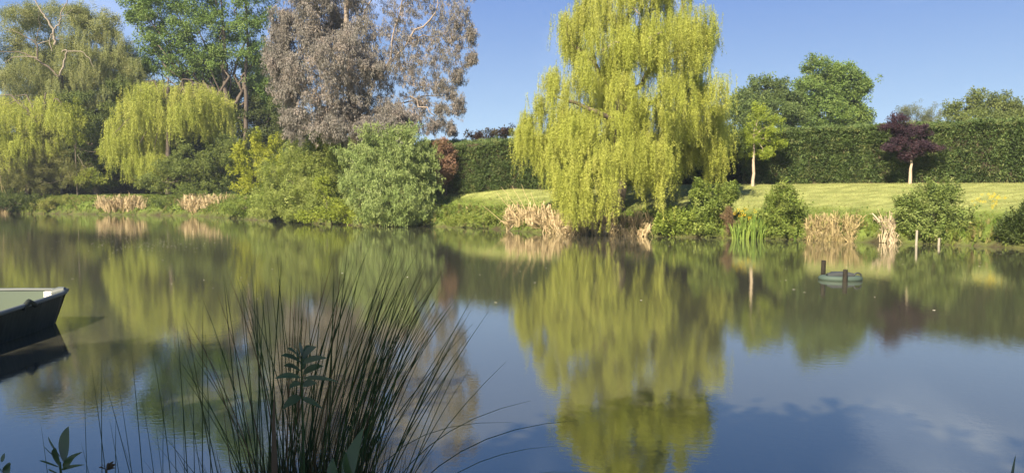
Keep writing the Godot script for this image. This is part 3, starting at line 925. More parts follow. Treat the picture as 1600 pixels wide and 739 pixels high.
# ---------------------------------------------------------------- the great weeping willow
func willow() -> void:
	var d := 31.5
	var base := on_ground(965, d)
	var t := thing("great_weeping_willow", "great yellow green weeping willow standing alone on the far bank", "tree", base)
	var bk := bark("willow_bark", Color(0.07, 0.058, 0.042), Color(0.2, 0.16, 0.12))
	limb("trunk", [base - Vector3(0, 0.2, 0), at(968, 250, d), at(975, 150, d)], 0.42, 0.26, bk, t, 0.06)
	for l in [[[972, 170], [930, 100], [915, 40], [920, -40]], [[975, 150], [985, 60], [990, -50]], [[975, 160], [1030, 100], [1060, 40], [1070, -20]], [[970, 190], [900, 160], [862, 150]], [[972, 180], [1040, 150], [1090, 140], [1112, 165]], [[930, 100], [890, 60], [885, 20]], [[1030, 100], [1090, 60], [1118, 48]]]:
		var zz := rng.randf_range(-1.2, 1.2)
		limb("limb", traced(l, d, zz), 0.13, 0.03, bk, t, 0.08)
	for l in [[[940, 80], [962, 65], [972, 68]], [[1010, 62], [1022, 55], [1035, 50]], [[1000, 22], [985, 8]], [[1020, 58], [1010, 90]]]:
		limb("limb", traced(l, d, -3.0), 0.032, 0.018, bark("pale_dead_wood", Color(), Color()), t, 0.02)
	fresh()
	var pal := [Color(0.25, 0.29, 0.045), Color(0.385, 0.42, 0.08), Color(0.48, 0.47, 0.13)]
	var px := d / F
	var fl := base.y - 0.55
	hollows = []
	for h in [[945, 212, 15, 22], [1077, 258, 15, 42], [985, 305, 24, 34], [903, 150, 9, 20], [1000, 118, 12, 26], [1045, 292, 11, 26], [932, 92, 11, 16], [1100, 118, 11, 18], [882, 245, 8, 24], [1022, 195, 9, 22], [968, 165, 8, 16], [1060, 95, 9, 18], [855, 190, 7, 16], [925, 285, 7, 22], [1050, 160, 8, 16]]:
		hollows.append([at(h[0], h[1], d - 3.0), Vector3(h[2] * px * 1.25, h[3] * px * 1.15, 3.2)])
	# x, y of a mop's cap in the photograph, depth from the trunk, radius in pixels, hang in metres
	for m in [
		[980, -45, 0, 60, 1.4], [930, -25, -0.8, 46, 1.6], [1040, -25, -0.6, 46, 1.6], [985, -10, -1.8, 56, 1.6], [910, 20, -0.4, 34, 1.9], [950, 25, -2.0, 44, 1.7], [1010, 20, -2.2, 48, 1.6], [1070, 10, -1.2, 42, 1.8], [1084, 25, -0.2, 28, 1.7],
		[900, 60, 0.2, 28, 2.0], [935, 75, -2.2, 38, 1.8], [980, 70, -2.8, 42, 1.6], [1030, 70, -2.8, 42, 1.7], [1075, 65, -2.0, 36, 1.9], [1088, 78, -0.6, 24, 1.6], [1110, 46, 0, 14, 1.0], [960, -60, -1.0, 50, 1.2], [1010, -55, -1.4, 50, 1.3], [900, 5, 0, 26, 1.6], [1000, 45, -2.8, 44, 1.5], [960, 55, -2.6, 40, 1.5], [1085, 40, -1.4, 26, 1.6], [915, 95, -1.8, 30, 1.8], [890, 30, 0.4, 14, 1.5],
		[870, 110, 0, 22, 1.4], [905, 120, -1.6, 34, 2.0], [950, 125, -3.0, 38, 2.1], [1000, 120, -3.4, 40, 2.0], [1050, 120, -3.0, 38, 2.0], [1095, 120, -1.8, 32, 2.0],
		[848, 150, 0, 24, 1.8], [875, 160, -1.4, 28, 2.2], [830, 175, 0.3, 20, 1.8], [815, 195, 0.4, 14, 1.5], [915, 170, -2.8, 34, 2.3], [965, 175, -3.8, 36, 2.1], [1015, 170, -3.8, 36, 2.0], [1065, 165, -2.8, 32, 1.8], [1105, 165, -1.4, 28, 1.7], [1122, 165, -0.4, 16, 1.6], [1118, 195, -0.6, 15, 1.6],
		[835, 205, -0.4, 22, 1.8], [865, 215, -1.8, 22, 2.2], [895, 220, -3.2, 26, 2.6], [940, 225, -4.0, 26, 2.3], [985, 225, -4.0, 26, 2.0], [1025, 220, -3.8, 22, 1.8], [1055, 215, -3.0, 18, 1.3], [1115, 205, -0.9, 18, 1.6], [1118, 228, -1.0, 12, 1.3],
		[880, 255, -3.2, 18, 2.1], [905, 260, -3.8, 18, 2.2], [930, 262, -4.0, 16, 1.6], [1035, 240, -3.6, 14, 2.0], [1048, 250, -3.4, 10, 1.7], [995, 255, -3.8, 12, 1.4],
		[1000, 60, 2.5, 60, 2.2], [940, 140, 2.5, 60, 2.4], [1060, 140, 2.5, 60, 2.2], [880, 180, 2.0, 40, 2.2], [1110, 190, 1.6, 36, 1.6], [980, 200, 3.0, 70, 1.8], [960, 100, 1.2, 60, 2.0], [1010, 150, 1.2, 60, 2.2], [915, 165, 1.0, 50, 2.2], [1070, 100, 1.0, 40, 2.0], [1000, 215, 1.0, 60, 1.5], [1085, 200, 0.9, 40, 1.5], [870, 200, 0.8, 40, 1.8]]:
		var c := at(m[0], m[1], d + m[2])
		var r: float = m[3] * px
		var low := smoothstep(150.0, 240.0, m[1])
		for k in 5:
			var off := Vector3(clampf(rng.randfn(), -1.4, 1.4), rng.randfn() * 0.7, rng.randfn()) * r * 0.4
			mop(c + off, r * rng.randf_range(0.38, 0.62), m[4] * lerpf(0.62, 0.95, low) * rng.randf_range(0.75, 1.15), int(m[3] * 0.75), 0.66, pal, fl)
	hollows = []
	split_many("crown", "strand", 4, leafy("willow_leaf", 0.6), t)

# ---------------------------------------------------------------- young trees on the lawn
func saplings() -> void:
	for s in [
		["green_sapling", "young bright green maple with pale straight trunk on the lawn", 1177.0, 34.6, 285.0, [[1182, 190, 0, 22, 20], [1195, 212, 0, 26, 12], [1178, 238, 0, 22, 9], [1168, 208, 0, 14, 12], [1205, 195, 0, 18, 14], [1190, 170, 0, 14, 10], [1212, 225, 0, 14, 7], [1195, 240, 0, 16, 7], [1180, 222, 0, 20, 8]], [Color(0.17, 0.24, 0.025), Color(0.27, 0.33, 0.04), Color(0.33, 0.38, 0.06)], 185.0],
		["copper_sapling", "young dark purple copper leaved tree with pale trunk before the hedge", 1423.0, 32.0, 288.0, [[1423, 208, 0, 24, 9], [1404, 186, 0, 14, 8], [1392, 198, 0, 12, 5], [1412, 197, 0, 16, 6], [1400, 206, 0, 14, 5], [1425, 238, 0, 18, 7], [1458, 232, 0, 18, 4], [1390, 231, 0, 13, 4], [1445, 203, 0, 12, 6], [1415, 246, 0, 10, 6], [1412, 220, 0, 16, 6], [1440, 226, 0, 14, 4]], [Color(0.035, 0.022, 0.034), Color(0.062, 0.036, 0.048), Color(0.1, 0.042, 0.046)], 205.0]]:
		var base := on_ground(s[2], s[3])
		var t := thing(s[0], s[1], "young tree", base)
		var bk := bark("sapling_bark", Color(0.3, 0.24, 0.17), Color(0.5, 0.42, 0.32))
		var top := at(s[2] + 2, s[7] + (18 if s[0] == "green_sapling" else 34), s[3])
		limb("trunk", [base - Vector3(0, 0.1, 0), base.lerp(top, 0.5), top], 0.085, 0.03, bk, t, 0.015)
		fresh()
		var px: float = s[3] / F
		for b in s[5]:
			var c := at(b[0], b[1], s[3] + rng.randf_range(-0.4, 0.4))
			limb("limb", [base.lerp(top, 0.85), base.lerp(top, 0.95).lerp(c, 0.5), c], 0.022, 0.008, bk if s[0] == "green_sapling" else bark("wet_dark_wood", Color(0.012, 0.011, 0.009), Color(0.04, 0.035, 0.025)), t, 0.03)
			crown_blob(c, Vector3(b[3] * px, b[4] * px, b[3] * px * 0.9), 10, 6, 0.22, s[6], false, -1.1, 0.62)
		split_many("crown", "broad", 2, leafy("leaf", 0.5), t)
	var p := at(1445, 262, 32.8)
	var g := thing("bright_sprig", "tiny bright green sprig on the hedge right of copper sapling trunk", "sprig", p)
	fresh()
	crown_blob(p, Vector3(0.2, 0.22, 0.12), 6, 4, 0.24, [Color(0.25, 0.36, 0.03), Color(0.32, 0.42, 0.05)])
	split_many("leaves", "broad", 1, leafy("leaf", 0.5), g)

# ---------------------------------------------------------------- shrubs along the bank
func bank_shrubs() -> void:
	var mid := [Color(0.13, 0.19, 0.035), Color(0.2, 0.26, 0.05), Color(0.27, 0.31, 0.08)]
	var fresh_green := [Color(0.17, 0.24, 0.04), Color(0.26, 0.32, 0.06)]
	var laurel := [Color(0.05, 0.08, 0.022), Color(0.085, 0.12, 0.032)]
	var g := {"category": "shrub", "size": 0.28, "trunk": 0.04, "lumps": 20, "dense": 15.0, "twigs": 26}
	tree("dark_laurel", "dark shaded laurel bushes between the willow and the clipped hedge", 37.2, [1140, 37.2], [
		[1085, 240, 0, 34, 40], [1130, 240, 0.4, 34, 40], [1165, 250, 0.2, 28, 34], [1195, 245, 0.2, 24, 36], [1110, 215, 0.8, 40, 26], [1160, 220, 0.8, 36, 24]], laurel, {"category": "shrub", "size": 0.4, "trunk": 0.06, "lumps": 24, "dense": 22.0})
	tree("bank_shrub", "low mounded green shrub at the waterline right of dead reeds", 28.0, [1055, 28.3], [[1045, 352, 0, 24, 14], [1075, 352, 0, 22, 14], [1060, 345, 0.2, 20, 10]], fresh_green, g)
	tree("bank_shrub", "upright green shrub between low mounded shrub and brown grass tussock", 27.8, [1108, 28.2], [[1108, 322, 0, 26, 26], [1098, 345, 0, 24, 20], [1128, 320, 0.2, 22, 20], [1140, 305, 0.2, 14, 12], [1110, 355, -0.2, 26, 12], [1095, 302, 0, 12, 10]], mid, g)
	tree("bank_shrub", "rounded leafy green shrub just right of the yellow flag irises", 27.0, [1222, 27.4], [[1222, 325, 0, 32, 26], [1205, 340, 0, 22, 24], [1240, 345, 0, 22, 22], [1222, 308, 0.1, 20, 16], [1220, 358, -0.2, 34, 12]], mid, g)
	tree("bank_shrub", "large open green bush behind two pale stakes on right bank", 24.6, [1462, 25.0], [[1460, 335, 0, 44, 34], [1430, 345, 0, 28, 28], [1492, 340, 0, 28, 28], [1462, 310, 0.2, 36, 18], [1450, 366, -0.3, 36, 14], [1488, 366, -0.2, 26, 14], [1475, 300, 0.3, 24, 10], [1415, 330, 0.1, 14, 16]], [Color(0.12, 0.175, 0.04), Color(0.19, 0.245, 0.06), Color(0.26, 0.29, 0.1)], g)
	tree("bank_shrub", "dark green bush overhanging the water at the right edge", 22.6, [1610, 22.9], [[1592, 350, 0, 22, 18], [1605, 365, -0.2, 24, 16], [1580, 362, 0, 16, 14], [1625, 345, 0, 30, 26]], [Color(0.05, 0.08, 0.02), Color(0.09, 0.12, 0.03)], g)
	tree("bank_shrub", "dark green bush on the far left bank beside pale stalks", 58.5, [25, 59], [[20, 312, 0, 30, 16], [45, 315, 0, 22, 14], [0, 310, 0, 26, 18]], [Color(0.06, 0.09, 0.022), Color(0.1, 0.13, 0.03)], {"category": "shrub", "size": 0.4, "trunk": 0.05, "lumps": 18, "dense": 18.0})
	tree("ivy_mat", "yellow green ivy hanging over the far left bank face", 58.0, [95, 58.6], [[80, 318, 0, 20, 12], [105, 319, 0, 20, 12], [125, 320, 0.2, 14, 11], [65, 320, 0, 14, 10]], [Color(0.15, 0.19, 0.035), Color(0.25, 0.26, 0.06), Color(0.3, 0.24, 0.12)], {"category": "ivy", "size": 0.34, "trunk": 0.03, "lumps": 18, "dense": 18.0})
	tree("bank_shrub", "small green bush between the two left dead reed beds", 55.0, [262, 55.6], [[255, 318, 0, 26, 11], [290, 306, 0.5, 30, 14], [325, 308, 0.5, 26, 12]], [Color(0.09, 0.13, 0.03), Color(0.15, 0.2, 0.035)], {"category": "shrub", "size": 0.36, "trunk": 0.03, "lumps": 16, "dense": 16.0})
	tree("bank_shrub", "low green growth at the foot of the golden bush", 46.0, [385, 47], [[380, 322, 0, 28, 12], [405, 328, 0, 24, 9], [355, 326, 1, 16, 9]], [Color(0.12, 0.18, 0.03), Color(0.19, 0.24, 0.045)], {"category": "shrub", "size": 0.36, "trunk": 0.03, "lumps": 16, "dense": 16.0})
	tree("bank_shrub", "sprawling green weeds on the bank left of dead reeds", 34.0, [745, 34.6], [[735, 342, 0, 28, 9], [770, 342, 0, 20, 10], [710, 345, 0.5, 20, 7]], [Color(0.13, 0.18, 0.03), Color(0.21, 0.25, 0.05)], {"category": "weeds", "size": 0.26, "trunk": 0.02, "lumps": 14, "dense": 14.0})
	tree("brown_tussock", "brown dead conical tussock left of the yellow flag irises", 27.2, [1138, 27.5], [[1138, 350, 0, 12, 20], [1138, 335, 0, 9, 12]], [Color(0.15, 0.1, 0.055), Color(0.24, 0.17, 0.09)], {"category": "tussock", "size": 0.22, "trunk": 0.02, "lumps": 14, "dense": 22.0, "leaf": "fine"})

	# yellow flag irises
	var p := on_ground(1170, 27.0)
	var t := thing("flag_irises", "clump of sword leaved yellow flag irises at the waterline", "iris", p)
	fresh()
	for i in 46:
		var q := at(1170 + rng.randf_range(-24, 24), 366, 26.7 + rng.randf_range(-0.2, 0.5))
		put(Vector3(q.x, maxf(ground(q.x, q.z), -0.05), q.z), upright(rng.randf_range(0.5, 0.82), 0.1), tint([Color(0.1, 0.17, 0.03), Color(0.2, 0.26, 0.05)]))
	split_many("blades", "sword", 2, leafy("iris_blade", 0.4), t)
	fresh()
	for q in [[1153, 328], [1160, 331], [1157, 336], [1166, 327], [1172, 340], [1149, 333], [1163, 336], [1180, 330]]:
		put(at(q[0], q[1], 26.5), turned(0.13), Color(0.6, 0.45, 0.02))
	split_many("flower", "broad", 1, leafy("petal", 0.4), t)
	p = on_ground(1550, 26.5)
	t = thing("buttercups", "small patch of yellow buttercups on the bank at right", "flowers", p)
	fresh()
	for i in 26:
		var q := on_ground(1550 + rng.randfn() * 12, 26.5 + rng.randfn() * 0.5)
		put(q + Vector3(0, 0.22, 0), turned(0.09), Color(0.6, 0.47, 0.02))
	split_many("petals", "broad", 1, leafy("petal", 0.4), t)

# ---------------------------------------------------------------- dead reeds
func reed_bed(label: String, x0: float, x1: float, d0: float, d1: float, tall: float, n: int, pal: Array, extra := []) -> void:
	var p := on_ground((x0 + x1) / 2, (d0 + d1) / 2 + 0.3)
	p.y = 0
	var t := thing("dead_reeds", label, "reeds", p, "straw coloured reed beds on the far bank")
	fresh()
	for i in n:
		var k := rng.randf()
		var q := at(lerpf(x0, x1, k), 360, lerpf(d0, d1, k) + rng.randf_range(-0.45, 0.7))
		put(Vector3(q.x, clampf(ground(q.x, q.z), -0.1, 0.5), q.z), upright(tall * (0.3 + 0.75 * pow(rng.randf(), 1.6)), 0.5), tint(pal))
	var tufts := places.slice(n / 2)
	var tuft_tints := tints.slice(n / 2)
	places = places.slice(0, n / 2)
	split_many("dead_blades", "reed", 3, leafy("straw", 0.3, 0.7), t)
	places = tufts
	tints = tuft_tints
	split_many("dead_blades", "grass", 2, leafy("straw", 0.3, 0.7), t)
	for e in extra:
		limb("stalk", [at(e[0], e[1], e[4]), at(e[0], e[1], e[4]).lerp(at(e[2], e[3], e[4]), 0.5), at(e[2], e[3], e[4])], 0.012, 0.005, paint("straw_stalk", Color(0.48, 0.38, 0.2)), t, 0.02)

func reeds() -> void:
	var straw := [Color(0.36, 0.285, 0.155), Color(0.5, 0.41, 0.25), Color(0.27, 0.2, 0.11)]
	reed_bed("tall dead reeds left of the great willow with long bare stalks", 792, 895, 33.2, 29.6, 0.85, 260, straw, [[815, 335, 783, 292, 31.5], [822, 330, 800, 290, 31.3], [832, 330, 815, 288, 31], [790, 350, 755, 322, 32], [838, 325, 830, 300, 30.8], [800, 340, 790, 305, 32], [812, 345, 775, 300, 32]])
	reed_bed("dead bent reeds beneath the right side of the willow", 905, 1015, 29.8, 28.3, 0.7, 240, straw)
	reed_bed("short dead reeds on the far left bank below ivy clad tree", 152, 226, 56.4, 55.2, 1.15, 170, straw)
	reed_bed("dead reeds with leaning stalks below the umbrella shaped willow", 286, 356, 54.0, 51.5, 1.15, 170, straw, [[345, 325, 360, 300, 52], [335, 322, 355, 312, 52]])
	reed_bed("rounded straw coloured grass mound on right bank left of the open bush", 1262, 1338, 26.2, 25.4, 0.62, 260, [Color(0.27, 0.215, 0.1), Color(0.38, 0.31, 0.16), Color(0.2, 0.2, 0.06)])
	reed_bed("small broken reed stump with one leaning stalk beside open bush", 1378, 1400, 25.0, 24.8, 0.6, 50, [Color(0.4, 0.33, 0.22), Color(0.52, 0.44, 0.3)], [[1385, 355, 1373, 326, 25.0], [1390, 378, 1388, 350, 24.9]])
	reed_bed("few pale upright stalks at the extreme left edge of the far bank", -6, 14, 58.8, 58.4, 0.9, 24, straw, [[10, 290, 14, 242, 58.5], [2, 300, -4, 250, 58.5], [16, 320, 2, 290, 58.5]])
	for s in [[1433, 360, 381, "taller pale weathered stake standing in front of open bush"], [1468, 372, 384, "shorter pale weathered stake right of the taller stake"]]:
		var d := 23.5
		var foot := at(s[0], s[2], d)
		foot.y = -0.3
		var t := thing("wooden_stake", s[3], "stake", foot, "pale stakes at the right bank")
		var h := at(s[0], s[1], d).y + 0.3
		limb("post", [foot, foot + Vector3(0, h * 0.5, 0), foot + Vector3(0.01, h, 0)], 0.04, 0.036, bark("stake_wood", Color(0.2, 0.18, 0.14), Color(0.36, 0.33, 0.26)), t)

# ---------------------------------------------------------------- float
func lathe_ring(rx: float, rz: float, tr: float, flat := 0.8) -> Mesh:
	var st := new_st()
	var n := 40
	var m := 12
	var pos := func(i: int, j: int) -> Array:
		var a := TAU * i / n
		var b := TAU * j / m
		var c := Vector3(cos(a) * rx, 0, sin(a) * rz)
		var out := Vector3(cos(a) / rx, 0, sin(a) / rz).normalized()
		var nn := out * cos(b) + Vector3(0, sin(b), 0)
		return [c + out * cos(b) * tr + Vector3(0, sin(b) * tr * flat, 0), nn.normalized()]
	for i in n:
		for j in m:
			for e in [[i, j], [i + 1, j + 1], [i, j + 1], [i, j], [i + 1, j], [i + 1, j + 1]]:
				var q: Array = pos.call(e[0] % n, e[1] % m)
				st.set_normal(q[1])
				st.add_vertex(q[0])
	return st.commit()

func float_on_pond() -> void:
	var c := at(1314, 434, 14.2)
	c.y = 0.03
	var t := thing("pond_float", "grey green oval float with two dark posts on the pond", "float", c)
	var skin := paint("float_skin", Color(0.05, 0.075, 0.06), 0.6, 0.3)
	var dark := bark("wet_dark_wood", Color(0.012, 0.011, 0.009), Color(0.04, 0.035, 0.025))
	var ring := part("float_ring", lathe_ring(0.33, 0.2, 0.08, 0.7), skin, t)
	ring.rotation.y = -0.12
	var st := new_st()
	tube(st, [Vector3(-0.26, 0.035, 0), Vector3(-0.1, 0.045, 0), Vector3(0.1, 0.045, 0), Vector3(0.26, 0.035, 0)], [0.06, 0.09, 0.09, 0.06], 10)
	part("float_deck", st.commit(), paint("float_deck", Color(0.025, 0.03, 0.03), 0.7), t)
	for q in [[-0.25, -0.2, 0.33, 0.045], [-0.04, 0.29, 0.2, 0.045]]:
		st = new_st()
		tube(st, [Vector3(q[0], -0.4, q[1]), Vector3(q[0], 0.0, q[1]), Vector3(q[0] + 0.004, q[2], q[1])], [q[3], q[3], q[3] * 0.92], 8)
		part("post", st.commit(), dark, t)
	var loop := []
	for i in 9:
		var a := PI * i / 8.0
		loop.append(Vector3(0.26 + cos(a) * 0.07, 0.06 + sin(a) * 0.06, 0.16))
	part("handle", tube_mesh(loop, 0.016, 0.016, 6), paint("float_handle", Color(0.02, 0.025, 0.025), 0.5), t)
	for q in [[0.02, 0.09, -0.05, 0.05], [0.1, 0.1, 0.02, 0.04], [-0.14, 0.1, -0.03, 0.045]]:
		var cap := SphereMesh.new()
		cap.radius = q[3]
		cap.height = q[3] * 1.4
		cap.radial_segments = 10
		cap.rings = 6
		var k := part("fitting", cap, paint("float_handle", Color(0.02, 0.025, 0.025), 0.5), t)
		k.position = Vector3(q[0], q[1], q[2])

# ---------------------------------------------------------------- boat
func boat() -> void:
	var turn := 0.03
	var t := thing("rowing_punt", "dark green flat ended rowing boat at the left edge of the pond", "boat", Vector3(-6.32, 0.0, -7.62))
	t.rotation.y = turn
	var hull := bark("hull_paint", Color(0.012, 0.016, 0.011), Color(0.045, 0.05, 0.038))
	hull.roughness = 0.6
	var inner := paint("inner_paint", Color(0.085, 0.115, 0.085), 0.6)
	var rim := paint("rim_paint", Color(0.075, 0.09, 0.085), 0.6)
	# stations along z (far end is -1.8): half width at gunwale, half width at floor, gunwale height, floor height
	var sts := [[-1.86, 0.56, 0.43, 0.42, 0.04], [-1.7, 0.61, 0.47, 0.405, -0.02], [-1.2, 0.67, 0.52, 0.395, -0.08], [-0.4, 0.7, 0.55, 0.37, -0.1], [0.6, 0.7, 0.55, 0.37, -0.1], [1.4, 0.66, 0.5, 0.4, -0.06], [1.85, 0.58, 0.42, 0.45, 0.05]]
	var so := new_st()
	var si := new_st()
	for i in sts.size() - 1:
		var a: Array = sts[i]
		var b: Array = sts[i + 1]
		for s in [-1.0, 1.0]:
			var o := [Vector3(s * a[1], a[3], a[0]), Vector3(s * b[1], b[3], b[0]), Vector3(s * b[2], b[4] - 0.03, b[0]), Vector3(s * a[2], a[4] - 0.03, a[0])]
			var n := [Vector3(s * (a[1] - 0.035), a[3] - 0.005, a[0]), Vector3(s * (b[1] - 0.035), b[3] - 0.005, b[0]), Vector3(s * (b[2] - 0.035), b[4] + 0.01, b[0]), Vector3(s * (a[2] - 0.035), a[4] + 0.01, a[0])]
			quad(so, o[0], o[1], o[2], o[3])
			quad(si, n[3], n[2], n[1], n[0])
		quad(so, Vector3(-a[2], a[4] - 0.03, a[0]), Vector3(-b[2], b[4] - 0.03, b[0]), Vector3(b[2], b[4] - 0.03, b[0]), Vector3(a[2], a[4] - 0.03, a[0]))
		quad(si, Vector3(-a[2] + 0.035, a[4] + 0.01, a[0]), Vector3(a[2] - 0.035, a[4] + 0.01, a[0]), Vector3(b[2] - 0.035, b[4] + 0.01, b[0]), Vector3(-b[2] + 0.035, b[4] + 0.01, b[0]))
	for e in [[sts[0], -0.05, 0.035], [sts[-1], 0.05, -0.035]]:
		var a: Array = e[0]
		var zt: float = a[0] + e[1]
		quad(so, Vector3(-a[1], a[3], zt), Vector3(a[1], a[3], zt), Vector3(a[2], a[4] - 0.03, a[0]), Vector3(-a[2], a[4] - 0.03, a[0]))
		quad(si, Vector3(-a[1], a[3], a[0] + e[2]), Vector3(-a[2], a[4], a[0] + e[2]), Vector3(a[2], a[4], a[0] + e[2]), Vector3(a[1], a[3], a[0] + e[2]))
	part("hull", so.commit(), hull, t)
	part("inner_lining", si.commit(), inner, t)
	for s in [-1.0, 1.0]:
		var g := []
		for a in sts:
			g.append(Vector3(s * a[1], a[3], a[0]))
		var st := new_st()
		var radii := []
		for k in g.size():
			radii.append(0.028)
		tube(st, g, radii, 8)
		part("gunwale", st.commit(), rim, t)
		for z in [-1.82, 1.82]:
			var st2 := new_st()
			var x: float = s * 0.46
			tube(st2, [Vector3(x - s * 0.02, 0.39, z), Vector3(x + s * 0.06, 0.41, z), Vector3(x + s * 0.13, 0.43, z)], [0.06, 0.07, 0.045], 8)
			part("corner_cap", st2.commit(), rim, t)
	for z in [-1.89, 1.89]:
		var st := new_st()
		tube(st, [Vector3(-0.58, 0.425, z), Vector3(0, 0.43, z), Vector3(0.58, 0.425, z)], [0.026, 0.026, 0.026], 8)
		part("end_rail", st.commit(), rim, t)
	for z in [-1.1, 0.2, 1.3]:
		var bm := BoxMesh.new()
		bm.size = Vector3(1.24, 0.03, 0.26)
		var seat := part("seat", bm, inner, t)
		seat.position = Vector3(0, 0.25, z)
	var pad := BoxMesh.new()
	pad.size = Vector3(0.12, 0.13, 0.04)
	var o := part("white_pad", pad, paint("white_pad", Color(0.75, 0.73, 0.68), 0.6), t)
	o.position = Vector3(0.4, 0.355, -1.79)
	for z in [-0.9, 0.7]:
		var st := new_st()
		tube(st, [Vector3(0.69, 0.36, z - 0.12), Vector3(0.69, 0.42, z), Vector3(0.69, 0.36, z + 0.12)], [0.03, 0.035, 0.03], 8)
		part("rowlock_block", st.commit(), hull, t)

# ---------------------------------------------------------------- plants at the viewer's feet
func stem_mesh(k: int) -> Mesh:
	var key := "rush%d" % k
	if not mesh_of.has(key):
		var bulge: float = [0.008, 0.03, 0.06, 0.1, 0.17, 0.26][k]
		var pts := []
		var n := 10
		var radii := []
		for i in n + 1:
			var u := i / float(n)
			pts.append(Vector3(bulge * 4.0 * u * (1.0 - u), u, 0))
			radii.append(0.0018 * (1.0 - pow(u, 4.5) * 0.82))
		var st := new_st()
		tube(st, pts, radii, 5)
		mesh_of[key] = st.commit()
	return mesh_of[key]

func place_stem(parent: Node3D, b: Vector3, tip: Vector3, k: int, mat: Material) -> void:
	var y := tip - b
	var out := Vector3(y.x, 0, y.z)
	var x := Vector3.UP - y * (y.y / y.length_squared())
	if x.length() < 0.05:
		x = Vector3(-y.z, 0, y.x) if out.length() > 0.01 else Vector3.RIGHT
		x = x - y * x.dot(y) / y.length_squared()
	x = x.normalized()
	var z := x.cross(y.normalized())
	var l := y.length()
	var o := part("stem", stem_mesh(k), mat, parent)
	o.transform = Transform3D(Basis(x * l, y, z * maxf(l, 0.8)), b - parent.position)

func envelope(x: float) -> float:
	var e := [[130, 600], [190, 545], [230, 530], [300, 470], [345, 385], [400, 400], [470, 385], [545, 362], [600, 370], [655, 385], [690, 410], [715, 450], [745, 480]]
	return steps(x, e)

func broad_leaf(pts: Array, width: float, droop_side: Vector3, shape := 0.6) -> Mesh:
	var st := new_st()
	var n := 10
	var rows := []
	for i in n + 1:
		var u := i / float(n)
		var p: Vector3 = pts[0].lerp(pts[1], u).lerp(pts[1].lerp(pts[2], u), u)
		var w := width * pow(sin(PI * pow(u, shape)), 0.85)
		rows.append([p - droop_side * w * 0.5, p - Vector3(0, w * 0.12, 0), p + droop_side * w * 0.5])
	for i in n:
		for k in 2:
			quad(st, rows[i][k], rows[i + 1][k], rows[i + 1][k + 1], rows[i][k + 1])
	st.index()
	st.generate_normals()
	return st.commit()

